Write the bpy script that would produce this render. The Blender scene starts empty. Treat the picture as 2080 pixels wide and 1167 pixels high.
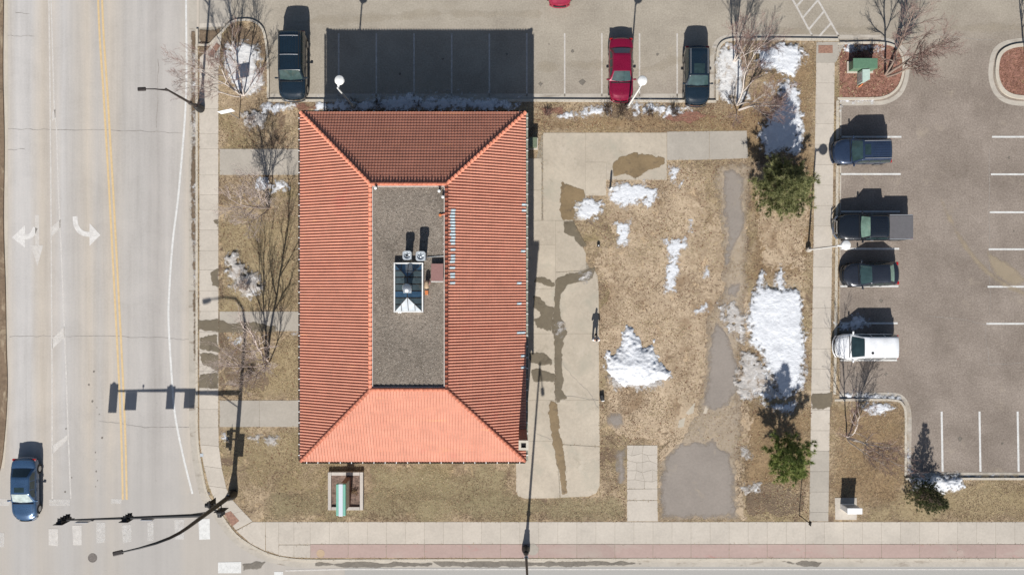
import bpy, bmesh, math, random
import numpy as np
from mathutils import Vector, Matrix
R = math.radians
S = 0.036            # metres per photo pixel on the ground
CX, CY, HC = 1040.0, 583.5, 65.0
scene = bpy.context.scene
COL = scene.collection

# ------------------------------------------------------------------ camera, sky, sun, exposure
cam_d = bpy.data.cameras.new('camera'); cam = bpy.data.objects.new('camera', cam_d); COL.objects.link(cam)
cam.location = (0, 0, HC); cam.rotation_euler = (0, 0, 0)
cam_d.sensor_width = 36.0; cam_d.lens = 36.0 * HC / (2080 * S); cam_d.clip_end = 3000
scene.camera = cam
SUN_EL, SUN_SKEW = R(39.0), R(4.4)          # shadows fall to the north, a little to the east
w = bpy.data.worlds.new('World'); scene.world = w; w.use_nodes = True
wn = w.node_tree.nodes; wn.clear()
sky = wn.new('ShaderNodeTexSky'); sky.sky_type = 'NISHITA'; sky.sun_disc = False
sky.air_density = 1.0; sky.dust_density = 1.0; sky.ozone_density = 1.2; sky.sun_elevation = SUN_EL; sky.sun_rotation = math.pi + SUN_SKEW
bg = wn.new('ShaderNodeBackground'); bg.inputs['Strength'].default_value = 0.055
wo = wn.new('ShaderNodeOutputWorld')
w.node_tree.links.new(sky.outputs[0], bg.inputs[0]); w.node_tree.links.new(bg.outputs[0], wo.inputs[0])
sd = bpy.data.lights.new('sun', 'SUN'); sd.energy = 4.4; sd.angle = R(0.5); sd.color = (1.0, 0.975, 0.935)
sun = bpy.data.objects.new('sun', sd); COL.objects.link(sun)
ld = Vector((math.sin(SUN_SKEW) * math.cos(SUN_EL), math.cos(SUN_SKEW) * math.cos(SUN_EL), -math.sin(SUN_EL)))
sun.rotation_euler = ld.to_track_quat('-Z', 'Y').to_euler(); sun.location = (0, -40, 60)
vs = scene.view_settings; vs.view_transform = 'Standard'; vs.look = 'None'; vs.exposure = 0.45; vs.gamma = 1.0
scene.render.engine = 'CYCLES'
scene.cycles.use_denoising = True
scene.cycles.max_bounces = 6
rng = random.Random(11)

# ------------------------------------------------------------------ helpers
def G(px, py, z=0.0):                # a photo pixel on the ground -> world
    return Vector(((px - CX) * S, (CY - py) * S, z))
def I(px, py, z):                    # something seen at (px,py) that stands z metres up -> its true world place
    k = 1 - z / HC
    return Vector(((px - CX) * S * k, (CY - py) * S * k, z))

def link(o, parent=None):
    COL.objects.link(o)
    if parent is not None: o.parent = parent
    return o
def mesh_obj(name, verts, faces, m, parent=None, smooth=False, mats=None, fm=None):
    me = bpy.data.meshes.new(name); me.from_pydata([tuple(v) for v in verts], [], faces)
    for mm in (mats or [m]): me.materials.append(mm)
    if fm is not None: me.polygons.foreach_set('material_index', fm)
    if smooth: me.polygons.foreach_set('use_smooth', [True] * len(me.polygons))
    me.update()
    return link(bpy.data.objects.new(name, me), parent)
def np_obj(name, co, tri_or_quad, m, parent=None, smooth=True, color=None):
    co = np.asarray(co, np.float32); f = np.asarray(tri_or_quad, np.int32)
    me = bpy.data.meshes.new(name); nv, nf, k = len(co), len(f), f.shape[1]
    me.vertices.add(nv); me.vertices.foreach_set('co', co.ravel())
    me.loops.add(nf * k); me.loops.foreach_set('vertex_index', f.ravel())
    me.polygons.add(nf); me.polygons.foreach_set('loop_start', np.arange(nf, dtype=np.int32) * k)
    if smooth: me.polygons.foreach_set('use_smooth', np.ones(nf, bool))
    if color is not None:
        at = me.attributes.new('tint', 'FLOAT', 'POINT'); at.data.foreach_set('value', np.asarray(color, np.float32))
    me.materials.append(m); me.update(calc_edges=True); me.validate()
    return link(bpy.data.objects.new(name, me), parent)
def empty(name, loc=(0, 0, 0), rz=0, parent=None):
    o = bpy.data.objects.new(name, None); o.location = loc; o.rotation_euler = (0, 0, rz); o.empty_display_size = .2
    return link(o, parent)
def tag(o, label=None, cat=None, group=None, kind=None):
    if label: o['label'] = label
    if cat: o['category'] = cat
    if group: o['group'] = group
    if kind: o['kind'] = kind
    return o

class MB:
    """collects shapes into one mesh"""
    def __init__(s): s.v = []; s.f = []; s.m = []
    def add(s, vs, fs, mi=0):
        b = len(s.v); s.v += [tuple(v) for v in vs]; s.f += [tuple(i + b for i in f) for f in fs]; s.m += [mi] * len(fs)
    def box(s, c, d, rz=0, mi=0, bevel=0.0, M=None):
        hx, hy, hz = d[0] / 2, d[1] / 2, d[2] / 2
        if bevel > 0:
            bm = bmesh.new(); bmesh.ops.create_cube(bm, size=1.0)
            bmesh.ops.scale(bm, vec=d, verts=bm.verts)
            bmesh.ops.bevel(bm, geom=bm.edges[:] , offset=bevel, segments=2, affect='EDGES', profile=.5)
            vs = [v.co.copy() for v in bm.verts]; bm.verts.index_update(); fs = [[v.index for v in f.verts] for f in bm.faces]; bm.free()
        else:
            vs = [Vector((x * hx, y * hy, z * hz)) for z in (-1, 1) for y in (-1, 1) for x in (-1, 1)]
            fs = [(0, 2, 3, 1), (4, 5, 7, 6), (0, 1, 5, 4), (2, 6, 7, 3), (0, 4, 6, 2), (1, 3, 7, 5)]
        if M is None: M = Matrix.Translation(Vector(c)) @ Matrix.Rotation(rz, 4, 'Z')
        s.add([M @ v for v in vs], fs, mi)
    def tube(s, pts, rad, n=8, cap=True, mi=0):
        pts = [Vector(p) for p in pts]
        if not hasattr(rad, '__len__'): rad = [rad] * len(pts)
        rings = []; up = Vector((0.31, 0.17, 0.93)).normalized()
        for i, p in enumerate(pts):
            d = (pts[min(i + 1, len(pts) - 1)] - pts[max(i - 1, 0)]).normalized()
            a = d.cross(up)
            if a.length < .05: a = d.cross(Vector((1, 0, 0)))
            a.normalize(); b = d.cross(a)
            rings.append([p + (a * math.cos(t) + b * math.sin(t)) * rad[i] for t in [2 * math.pi * j / n for j in range(n)]])
        vs = [v for r in rings for v in r]; fs = []
        for i in range(len(pts) - 1):
            for j in range(n):
                k = (j + 1) % n; fs.append((i * n + j, i * n + k, (i + 1) * n + k, (i + 1) * n + j))
        if cap: fs += [tuple(range(n))[::-1], tuple((len(pts) - 1) * n + j for j in range(n))]
        s.add(vs, fs, mi)
    def lathe(s, c, prof, n=20, mi=0, M=None):
        M = M or Matrix.Translation(Vector(c)); vs = []; fs = []
        for (r, z) in prof: vs += [M @ Vector((r * math.cos(2 * math.pi * j / n), r * math.sin(2 * math.pi * j / n), z)) for j in range(n)]
        for i in range(len(prof) - 1):
            for j in range(n):
                k = (j + 1) % n; fs.append((i * n + j, i * n + k, (i + 1) * n + k, (i + 1) * n + j))
        fs += [tuple(range(n))[::-1], tuple((len(prof) - 1) * n + j for j in range(n))]
        s.add(vs, fs, mi)
    def prism(s, poly, z0, z1, mi=0):
        n = len(poly)
        a = sum(poly[i][0] * poly[(i + 1) % n][1] - poly[(i + 1) % n][0] * poly[i][1] for i in range(n))
        if a < 0: poly = poly[::-1]
        s.add([(p[0], p[1], z0) for p in poly] + [(p[0], p[1], z1) for p in poly],
              [tuple(range(n, 2 * n))] + [(i, (i + 1) % n, n + (i + 1) % n, n + i) for i in range(n)] + [tuple(range(n))[::-1]], mi)
    def build(s, name, m, parent=None, smooth=False, mats=None):
        o = mesh_obj(name, s.v, s.f, m, parent, smooth, mats, s.m if mats else None)
        if smooth: 
            try: o.data.set_sharp_from_angle(angle=R(38))
            except Exception: pass
        return o

# numpy noise
def _h(ix, iy, seed):
    n = (ix.astype(np.int64) * 374761393 + iy.astype(np.int64) * 668265263 + seed * 1442695041) & 0xffffffff
    n = ((n ^ (n >> 13)) * 1274126177) & 0xffffffff
    return ((n ^ (n >> 16)) & 0xffff) / 65535.0
def vnoise(x, y, seed=0):
    ix, iy = np.floor(x), np.floor(y); fx, fy = x - ix, y - iy
    fx = fx * fx * (3 - 2 * fx); fy = fy * fy * (3 - 2 * fy)
    a, b, c, d = _h(ix, iy, seed), _h(ix + 1, iy, seed), _h(ix, iy + 1, seed), _h(ix + 1, iy + 1, seed)
    return (a * (1 - fx) + b * fx) * (1 - fy) + (c * (1 - fx) + d * fx) * fy
def fbm(x, y, scale, octv=4, seed=0, gain=.55):
    t = 0; a = 1; s = 0
    for o in range(octv):
        t = t + a * (vnoise(x * scale, y * scale, seed + o * 17) * 2 - 1); s += a; a *= gain; scale *= 2.03
    return t / s
def inside(px, py, poly):
    r = np.zeros(px.shape, bool); n = len(poly)
    for i in range(n):
        x1, y1 = poly[i]; x2, y2 = poly[(i + 1) % n]
        if y1 == y2: continue
        c = ((y1 > py) != (y2 > py)) & (px < (x2 - x1) * (py - y1) / (y2 - y1) + x1); r ^= c
    return r
def sdf(x, y, poly):
    d = np.full(x.shape, 1e9); n = len(poly)
    for i in range(n):
        ax, ay = poly[i]; bx, by = poly[(i + 1) % n]; ex, ey = bx - ax, by - ay; L = ex * ex + ey * ey + 1e-9
        t = np.clip(((x - ax) * ex + (y - ay) * ey) / L, 0, 1); d = np.minimum(d, np.hypot(x - ax - t * ex, y - ay - t * ey))
    return np.where(inside(x, y, poly), d, -d)
def W2(poly): return [((p[0] - CX) * S, (CY - p[1]) * S) for p in poly]

def field(name, polys, m, fade=.3, zb=.12, h=.1, width=.3, res=.1, amp=.25, nscale=1.2, seed=1, lump=.0, bias=0.0, holes=0.0, hscale=2.5, parent=None, smooth=True, octv=4, rag=0.0):
    """an irregular patch with real thickness: a small height field that dives under the surface it lies on at its ragged edge"""
    if not isinstance(polys[0][0], (list, tuple)): polys = [polys]
    polys = [W2(p) for p in polys]
    xs = [p[0] for q in polys for p in q]; ys = [p[1] for q in polys for p in q]; mg = amp + .3
    gx = np.arange(min(xs) - mg, max(xs) + mg, res); gy = np.arange(min(ys) - mg, max(ys) + mg, res)
    X, Y = np.meshgrid(gx, gy)
    f = np.full(X.shape, -9.0)
    for p in polys: f = np.maximum(f, sdf(X, Y, p))
    f = f + bias + amp * 1.6 * fbm(X, Y, nscale, octv, seed) + rag * fbm(X, Y, 5.5, 3, seed + 70)
    if holes > 0: f = f - holes * np.clip(fbm(X, Y, hscale, 3, seed + 50) - .18, 0, 1) * 6 * amp
    hh = h * (1 + lump * fbm(X, Y, 1.7, 4, seed + 9))
    Z = np.where(f > 0, hh * (1 - np.exp(-np.maximum(f, 0) / width)) + .0008, np.maximum(f * .25, -.06))
    if h > .05: Z = Z + np.where(f > 0, .012 * fbm(X, Y, 7, 3, seed + 3), 0)
    keep = f > -.25; nx = len(gx); ny = len(gy)
    idx = np.arange(nx * ny).reshape(ny, nx)
    k = keep[:-1, :-1] | keep[1:, :-1] | keep[:-1, 1:] | keep[1:, 1:]
    q = np.stack([idx[:-1, :-1][k], idx[:-1, 1:][k], idx[1:, 1:][k], idx[1:, :-1][k]], 1)
    used, inv = np.unique(q.ravel(), return_inverse=True)
    co = np.stack([X.ravel(), Y.ravel(), (Z + zb).ravel()], 1)[used]
    return np_obj(name, co, inv.reshape(q.shape), m, parent, smooth, np.clip(f / fade, 0, 1).ravel()[used])

# ------------------------------------------------------------------ procedural materials
class NT:
    def __init__(s, name):
        s.m = bpy.data.materials.new(name); s.m.use_nodes = True; s.t = s.m.node_tree; s.t.nodes.clear()
        s.out = s.n('ShaderNodeOutputMaterial'); s.b = s.n('ShaderNodeBsdfPrincipled'); s.l(s.b.outputs[0], s.out.inputs[0])
    def n(s, typ, **kw):
        x = s.t.nodes.new(typ)
        for k, v in kw.items(): setattr(x, k, v)
        return x
    def l(s, a, b): s.t.links.new(a, b)
    def val(s, sock, v):
        if hasattr(v, 'links'): s.l(v, sock)
        else: sock.default_value = v
    def math(s, op, a, b=0.0, c=0.0):
        x = s.n('ShaderNodeMath', operation=op); s.val(x.inputs[0], a); s.val(x.inputs[1], b); s.val(x.inputs[2], c); return x.outputs[0]
    def pos(s, scale=(1, 1, 1)):
        g = s.n('ShaderNodeNewGeometry'); mp = s.n('ShaderNodeVectorMath', operation='MULTIPLY'); mp.inputs[1].default_value = scale
        s.l(g.outputs['Position'], mp.inputs[0]); return mp.outputs[0]
    def noise(s, vec, scale, detail=4, rough=.6, dist=0.0):
        x = s.n('ShaderNodeTexNoise'); x.inputs['Scale'].default_value = scale; x.inputs['Detail'].default_value = detail
        x.inputs['Roughness'].default_value = rough; x.inputs['Distortion'].default_value = dist; s.l(vec, x.inputs['Vector']); return x.outputs['Fac']
    def ramp(s, fac, stops):
        x = s.n('ShaderNodeValToRGB'); e = x.color_ramp.elements
        while len(e) < len(stops): e.new(.5)
        for i, (p, c) in enumerate(stops): e[i].position = p; e[i].color = (*c, 1)
        s.l(fac, x.inputs[0]); return x.outputs[0]
    def mix(s, fac, a, b, mode='MIX'):
        x = s.n('ShaderNodeMix', data_type='RGBA', blend_type=mode); s.val(x.inputs[0], fac)
        for k, v in ((6, a), (7, b)):
            if hasattr(v, 'links'): s.l(v, x.inputs[k])
            else: x.inputs[k].default_value = (*v, 1)
        return x.outputs[2]
    def bump(s, hgt, strength=.3, dist=.02):
        x = s.n('ShaderNodeBump'); x.inputs['Strength'].default_value = strength; x.inputs['Distance'].default_value = dist
        s.l(hgt, x.inputs['Height']); s.l(x.outputs[0], s.b.inputs['Normal'])

def scl(c, k): return tuple(min(1, x * k) for x in c)
def surf(name, col, var=.25, big=.25, fine=14, fmix=.5, rough=.9, bump=.25, bd=.02, stretch=(1, 1, 1), rnd=0.0, spec=.2, col2=None, contrast=.22, extra=None, soft=None):
    """natural surface: two scales of noise between darker and lighter (or second) colour, grain relief, optional per-object tint"""
    t = NT(name); p = t.pos(); ps = t.pos(stretch)
    nb = t.noise(ps, big, 5, .62, .4); nf = t.noise(p, fine, 4, .7)
    v = t.math('ADD', t.math('MULTIPLY', nb, 1 - fmix), t.math('MULTIPLY', nf, fmix))
    lo = scl(col, 1 - var); hi = scl(col2, 1) if col2 else scl(col, 1 + var)
    c = t.ramp(v, [(.5 - contrast, lo), (.5, col if not col2 else tuple((a + b) / 2 for a, b in zip(lo, hi))), (.5 + contrast, hi)])
    if extra:                                   # list of (noise scale, threshold, softness, colour, stretch)
        for (sc, th, so, cc, st) in extra:
            m = t.n('ShaderNodeMapRange'); m.inputs[1].default_value = th; m.inputs[2].default_value = th + so; t.l(t.noise(t.pos(st), sc, 5, .65, .6), m.inputs[0])
            c = t.mix(m.outputs[0], c, cc)
    if rnd > 0:
        oi = t.n('ShaderNodeObjectInfo'); k = t.math('MULTIPLY_ADD', oi.outputs['Random'], rnd, 1 - rnd / 2)
        cc = t.n('ShaderNodeCombineColor'); 
        for i in range(3): t.l(k, cc.inputs[i])
        c = t.mix(1.0, c, cc.outputs[0], 'MULTIPLY')
    t.l(c, t.b.inputs['Base Color']); t.b.inputs['Roughness'].default_value = rough; t.b.inputs['Specular IOR Level'].default_value = spec
    if bump > 0: t.bump(nf, bump, bd)
    if soft:                                    # (noise scale, noise weight, sharpness): the patch thins out and breaks up towards its edge
        a = t.n('ShaderNodeAttribute', attribute_name='tint'); nn = t.noise(t.pos(), soft[0], 4, .7)
        k = t.math('ADD', a.outputs['Fac'], t.math('MULTIPLY', t.math('SUBTRACT', nn, .5), soft[1]))
        mr2 = t.n('ShaderNodeMapRange'); mr2.interpolation_type = 'SMOOTHSTEP'; mr2.inputs[1].default_value = .30 - soft[2]; mr2.inputs[2].default_value = .30 + soft[2]; t.l(k, mr2.inputs[0]); mr2.inputs[4].default_value = soft[3] if len(soft) > 3 else 1.0
        tr = t.n('ShaderNodeBsdfTransparent'); mx = t.n('ShaderNodeMixShader'); t.l(mr2.outputs[0], mx.inputs[0]); t.l(tr.outputs[0], mx.inputs[1]); t.l(t.b.outputs[0], mx.inputs[2]); t.l(mx.outputs[0], t.out.inputs[0])
    return t.m
def plain(name, col, rough=.5, metal=0.0, coat=0.0, spec=.5, grain=.06, gscale=6, rnd=0):
    t = NT(name); p = t.pos()
    n = t.noise(p, gscale, 4, .6)
    c = t.ramp(n, [(.3, scl(col, 1 - grain)), (.7, scl(col, 1 + grain))])
    t.l(c, t.b.inputs['Base Color']); t.b.inputs['Roughness'].default_value = rough; t.b.inputs['Metallic'].default_value = metal
    t.b.inputs['Coat Weight'].default_value = coat; t.b.inputs['Coat Roughness'].default_value = .05; t.b.inputs['Specular IOR Level'].default_value = spec
    return t.m
def tinted(name, stops, rough=.8, spec=.2, sub=0.0):
    """colour from a per-leaf / per-blade random attribute"""
    t = NT(name); a = t.n('ShaderNodeAttribute', attribute_name='tint')
    t.l(t.ramp(a.outputs['Fac'], stops), t.b.inputs['Base Color']); t.b.inputs['Roughness'].default_value = rough; t.b.inputs['Specular IOR Level'].default_value = spec
    if sub > 0:
        tl = t.n('ShaderNodeBsdfTranslucent'); mx = t.n('ShaderNodeMixShader'); mx.inputs[0].default_value = sub; t.l(t.ramp(a.outputs['Fac'], stops), tl.inputs[0]); t.l(t.b.outputs[0], mx.inputs[1]); t.l(tl.outputs[0], mx.inputs[2]); t.l(mx.outputs[0], t.out.inputs[0])
    return t.m

M = {}
# street concrete: lanes polished and stained by traffic in long bands
t = NT('street concrete'); p = t.pos(); sx = t.n('ShaderNodeSeparateXYZ'); t.l(p, sx.inputs[0])
wv = t.noise(t.pos((1, .06, 1)), .5, 4, .6); xx = t.math('ADD', sx.outputs['X'], t.math('MULTIPLY', t.math('SUBTRACT', wv, .5), 1.1))
u = t.math('MULTIPLY_ADD', xx, 1 / (420 * S), 1040.0 / 420)
def bandc(px_): return max(0.0, min(1.0, px_ / 420))
LB, BG, GR, DG = (.475, .45, .425), (.475, .42, .355), (.425, .395, .362), (.385, .357, .33)
rp = t.ramp(u, [(bandc(a), c_) for a, c_ in ((10, BG), (35, LB), (62, LB), (85, BG), (105, (.46, .415, .365)), (128, LB), (150, GR), (178, BG), (200, GR), (225, BG), (255, GR), (290, (.435, .408, .38)), (318, DG), (338, (.44, .41, .38)), (362, GR), (385, BG))])
st_ = t.noise(t.pos((1, .035, 1)), 1.6, 5, .65); bl = t.noise(p, .35, 6, .68, .5); fg = t.noise(p, 7, 3, .75)
k = t.math('ADD', t.math('MULTIPLY', st_, .45), t.math('ADD', t.math('MULTIPLY', bl, .3), t.math('MULTIPLY', fg, .25)))
c = t.mix(1.0, rp, t.ramp(k, [(.34, (.80, .795, .79)), (.5, (.97, .97, .97)), (.66, (1.12, 1.11, 1.1))]), 'MULTIPLY')
yy_ = t.n('ShaderNodeMapRange'); yy_.inputs[1].default_value = -9.5; yy_.inputs[2].default_value = -15.5; t.l(t.math('ADD', sx.outputs['Y'], t.math('MULTIPLY', t.math('SUBTRACT', bl, .5), 9)), yy_.inputs[0])
c = t.mix(t.math('MULTIPLY', yy_.outputs[0], .55), c, (.375, .352, .325))
sp_ = t.n('ShaderNodeMapRange'); sp_.inputs[1].default_value = .67; sp_.inputs[2].default_value = .76; t.l(t.noise(t.pos((1, .7, 1)), 2.6, 5, .7), sp_.inputs[0]); c = t.mix(t.math('MULTIPLY', sp_.outputs[0], .5), c, (.22, .205, .19))
t.l(c, t.b.inputs['Base Color']); t.b.inputs['Roughness'].default_value = .9; t.b.inputs['Specular IOR Level'].default_value = .2; t.bump(fg, .1, .02); M['street'] = t.m
M['street_s'] = surf('side street asphalt', (.36, .345, .32), var=.14, big=.4, fine=7, fmix=.4, stretch=(.05, 1, 1), bump=.12)
t = NT('parking lot asphalt'); p = t.pos(); sx = t.n('ShaderNodeSeparateXYZ'); t.l(p, sx.inputs[0])
nb = t.noise(p, .16, 5, .6, .3); nf = t.noise(p, 8.5, 2, .8); nm = t.noise(p, .30, 8, .70, .3)
wob = t.math('MULTIPLY_ADD', nb, 7.0, t.math('MULTIPLY', sx.outputs['X'], -.16))
mr = t.n('ShaderNodeMapRange'); mr.inputs[1].default_value = 12.0; mr.inputs[2].default_value = 20.0; mr.interpolation_type = 'SMOOTHSTEP'
t.l(t.math('ADD', sx.outputs['Y'], wob), mr.inputs[0]); kk = t.math('ADD', t.math('MULTIPLY', nm, .5), t.math('MULTIPLY', nf, .5))
cE = t.ramp(kk, [(.30, (.135, .108, .087)), (.5, (.235, .195, .162)), (.70, (.36, .305, .258))])
cN = t.ramp(kk, [(.30, (.225, .194, .155)), (.5, (.328, .288, .232)), (.70, (.435, .385, .312))])
cc_ = t.mix(mr.outputs[0], cE, cN)
ob_ = t.n('ShaderNodeMapRange'); ob_.inputs[1].default_value = .60; ob_.inputs[2].default_value = .74; t.l(t.noise(t.pos((1, 1, 1)), .55, 6, .65), ob_.inputs[0]); cc_ = t.mix(t.math('MULTIPLY', ob_.outputs[0], .35), cc_, (.40, .335, .25))
t.l(cc_, t.b.inputs['Base Color']); t.b.inputs['Roughness'].default_value = .92; t.b.inputs['Specular IOR Level'].default_value = .15; t.bump(nf, .2, .015)
M['lot'] = t.m
M['conc'] = surf('sidewalk concrete', (.475, .425, .362), var=.17, big=.5, fine=6, fmix=.45, rnd=.08, bump=.12, extra=[(1.1, .60, .2, (.40, .36, .305), (1, 1, 1)), (3, .66, .1, (.35, .31, .26), (1, 1, 1))])
M['conc_g'] = surf('grey path concrete', (.375, .338, .288), var=.17, big=.5, fine=6, fmix=.45, rnd=.07, bump=.12, extra=[(.9, .6, .15, (.43, .39, .335), (1, 1, 1))])
M['conc_y'] = surf('old yard concrete', (.45, .39, .31), var=.22, big=.4, fine=5, fmix=.4, rnd=.10, bump=.15, extra=[(.45, .53, .2, (.385, .35, .28), (1, 1, 1)), (1.4, .60, .15, (.335, .29, .225), (1, 1, 1)), (.8, .6, .14, (.50, .44, .36), (1, 1, 1))])
M['joint'] = plain('sandy slab joint', (.26, .225, .175), .95, grain=.25)
M['pink'] = surf('red stamped concrete', (.385, .285, .25), var=.15, big=.35, fine=5, fmix=.4, rnd=.08, bump=.2, stretch=(.4, 1, 1), extra=[(.4, .50, .22, (.40, .335, .285), (.5, 1, 1)), (1.5, .62, .1, (.42, .24, .215), (.3, 1, 1))])
M['kerb'] = surf('kerb concrete', (.48, .43, .355), var=.16, big=.8, fine=6, fmix=.4, bump=.12)
M['gutter'] = surf('gutter concrete', (.415, .375, .32), var=.2, big=.6, fine=5, fmix=.4, bump=.12, extra=[(1.0, .56, .12, (.29, .25, .205), (.5, 2, 1))])
M['lawn'] = surf('dormant lawn soil', (.28, .20, .125), var=.45, big=.40, fine=3.6, fmix=.46, bump=.8, bd=.06, contrast=.16, col2=(.48, .37, .245),
                 extra=[(.20, .52, .10, (.245, .19, .105), (1, 1, 1)), (.5, .555, .09, (.16, .112, .075), (1, 1, 1)), (1.2, .59, .07, (.43, .32, .195), (1, 1, 1)), (2.6, .62, .06, (.12, .085, .057), (1, 1, 1))])
M['sand'] = surf('dry sandy turf', (.40, .295, .195), var=.32, big=.5, fine=4, fmix=.5, bump=.8, bd=.05, contrast=.16, col2=(.55, .43, .30), extra=[(.45, .53, .12, (.27, .19, .12), (1, 1, 1)), (1.5, .59, .08, (.21, .15, .10), (1, 1.4, 1)), (.9, .60, .08, (.50, .37, .24), (1, 1, 1)), (3, .63, .06, (.15, .11, .075), (1, 1, 1))], soft=(3.0, .9, .22))
M['sand2'] = surf('pale sand', (.42, .325, .225), var=.2, big=.7, fine=4, fmix=.5, bump=.5, bd=.04, extra=[(2.2, .60, .1, (.32, .24, .165), (.6, 2, 1)), (1.0, .60, .12, (.47, .37, .265), (1, 1, 1))], soft=(2.5, .9, .25))
M['dirt'] = surf('wet soil and pine shade', (.155, .112, .075), var=.4, big=.8, fine=4.5, fmix=.5, rough=.8, bump=.7, bd=.04, extra=[(1.6, .58, .1, (.28, .21, .14), (1, 1, 1))], soft=(2.6, 1.1, .3))
M['track'] = surf('compacted sandy track', (.34, .275, .205), var=.25, big=.5, fine=4.5, fmix=.5, bump=.4, bd=.04, extra=[(.6, .55, .14, (.40, .315, .22), (1, 1, 1)), (1.4, .58, .12, (.27, .225, .18), (1, 1, 1))], soft=(2.0, 1.2, .5))
M['rust'] = surf('rusty dead turf', (.32, .205, .11), var=.35, big=.5, fine=3.6, fmix=.5, bump=.7, bd=.05, contrast=.17, col2=(.46, .32, .18), soft=(1.6, 1.6, .7, .58))
M['gold'] = surf('golden dead turf', (.37, .275, .15), var=.3, big=.5, fine=3.6, fmix=.5, bump=.7, bd=.05, contrast=.17, col2=(.50, .40, .24), soft=(1.4, 1.6, .7, .7))
M['olive'] = surf('olive dormant turf', (.29, .235, .13), var=.28, big=.5, fine=3.6, fmix=.5, bump=.7, bd=.05, contrast=.17, col2=(.41, .345, .21), stretch=(.3, 1, 1), soft=(1.0, 1.6, .7, .7))
M['dirt_k'] = surf('kerb side dirt', (.19, .135, .09), var=.4, big=.8, fine=4.5, fmix=.5, rough=.85, bump=.6, bd=.04, extra=[(1.2, .56, .1, (.33, .26, .18), (1, .5, 1))])
M['patch'] = surf('old asphalt patch', (.285, .248, .215), var=.18, big=.5, fine=6, fmix=.5, bump=.25, extra=[(.7, .60, .15, (.35, .295, .235), (1, 1, 1)), (2.4, .64, .1, (.215, .185, .16), (1, 1, 1))], soft=(2.6, 1.5, .4, .9))
M['mulch'] = surf('red wood mulch', (.245, .125, .092), var=.5, big=2, fine=5, fmix=.65, bump=.9, bd=.06, contrast=.17, extra=[(1.1, .60, .1, (.30, .215, .115), (1, 1, 1)), (3.5, .64, .06, (.40, .30, .24), (1, 1, 1))])
M['mulch_p'] = surf('thin red mulch', (.22, .11, .08), var=.5, big=2, fine=5, fmix=.65, bump=.9, bd=.06, contrast=.17, soft=(3.5, 1.0, .25))
M['mulch_d'] = surf('dark brown mulch', (.18, .125, .10), var=.55, big=3, fine=6, fmix=.7, bump=.9, bd=.05, contrast=.17)
M['redbrick_pad'] = plain('brick red tactile pad', (.27, .15, .105), .8, grain=.3, gscale=7)
M['wet'] = surf('damp concrete', (.165, .135, .092), var=.25, big=.6, fine=5, fmix=.4, rough=.5, spec=.4, bump=.06, extra=[(1.2, .56, .14, (.115, .092, .062), (1, 1, 1))], soft=(1.6, .6, .26, .9))
M['wet_o'] = surf('rusty damp concrete', (.235, .168, .092), var=.28, big=.7, fine=5, fmix=.4, rough=.5, spec=.4, bump=.06, extra=[(1.0, .54, .14, (.13, .095, .06), (1, 1, 1))], soft=(1.6, .6, .26, .9))
M['grime'] = surf('gutter grime', (.17, .15, .125), var=.35, big=1.2, fine=5, fmix=.5, rough=.7, bump=.2, soft=(2.5, .9, .3))
M['snow'] = surf('old snow', (.64, .65, .67), var=.16, big=1.2, fine=4.5, fmix=.5, rough=.75, bump=.8, bd=.07, spec=.3, extra=[(2.2, .64, .12, (.46, .44, .41), (1, 1, 1)), (.9, .58, .12, (.71, .72, .735), (1, 1, 1))], soft=(3.4, 1.6, .30))
M['snow_d'] = surf('dirty melting snow', (.45, .42, .39), var=.28, big=1.2, fine=4, fmix=.5, rough=.8, bump=.9, bd=.07, extra=[(1.4, .52, .14, (.26, .205, .155), (1, 1, 1)), (2.2, .58, .1, (.70, .71, .72), (1, 1, 1))], soft=(3.2, 1.8, .3))
M['snow_b'] = surf('soiled snow crust', (.60, .59, .575), var=.2, big=1.0, fine=4, fmix=.5, rough=.8, bump=.9, bd=.07, extra=[(1.1, .54, .12, (.34, .28, .225), (1, .5, 1)), (.8, .6, .1, (.72, .73, .75), (1, .4, 1))], soft=(3.2, 1.6, .3))
def paint(name, col, wear, gone=1.0, keep=0.0):
    """road paint: worn through in blotches, never quite opaque"""
    t = NT(name); p = t.pos(); n = t.noise(p, 3.2, 7, .78, .6); n2 = t.noise(p, 38, 2, .7)
    m = t.n('ShaderNodeMapRange'); m.inputs[1].default_value = wear - .16; m.inputs[2].default_value = wear + .16; m.inputs[3].default_value = keep; m.inputs[4].default_value = gone
    t.l(t.math('ADD', t.math('MULTIPLY', n, .7), t.math('MULTIPLY', n2, .3)), m.inputs[0])
    tr = t.n('ShaderNodeBsdfTransparent'); mx = t.n('ShaderNodeMixShader')
    t.b.inputs['Base Color'].default_value = (*col, 1); t.b.inputs['Roughness'].default_value = .7
    t.l(m.outputs[0], mx.inputs[0]); t.l(t.b.outputs[0], mx.inputs[1]); t.l(tr.outputs[0], mx.inputs[2]); t.l(mx.outputs[0], t.out.inputs[0]); return t.m
M['white_line'] = paint('white line paint', (.69, .68, .65), .60, .58, .06)
M['white_worn'] = paint('worn white paint', (.70, .66, .61), .53, .72, .18)
M['white_faint'] = paint('almost gone white paint', (.72, .69, .65), .47, .96, .25)
M['white_mid'] = paint('scuffed white paint', (.72, .69, .65), .58, .62, .08)
M['yellow'] = paint('yellow line paint', (.62, .455, .245), .62, .42, .03)
M['sandthin'] = surf('thin dust', (.42, .36, .27), var=.12, big=.8, fine=6, fmix=.5, bump=.1, soft=(.9, 1.6, .95, .4))
M['crack'] = plain('crack filler', (.26, .235, .21), .9, grain=.4)
M['sandtrace'] = surf('spread sand', (.42, .34, .235), var=.15, big=.8, fine=6, fmix=.5, bump=.2, soft=(1.2, 1.1, .5, .55))
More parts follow.
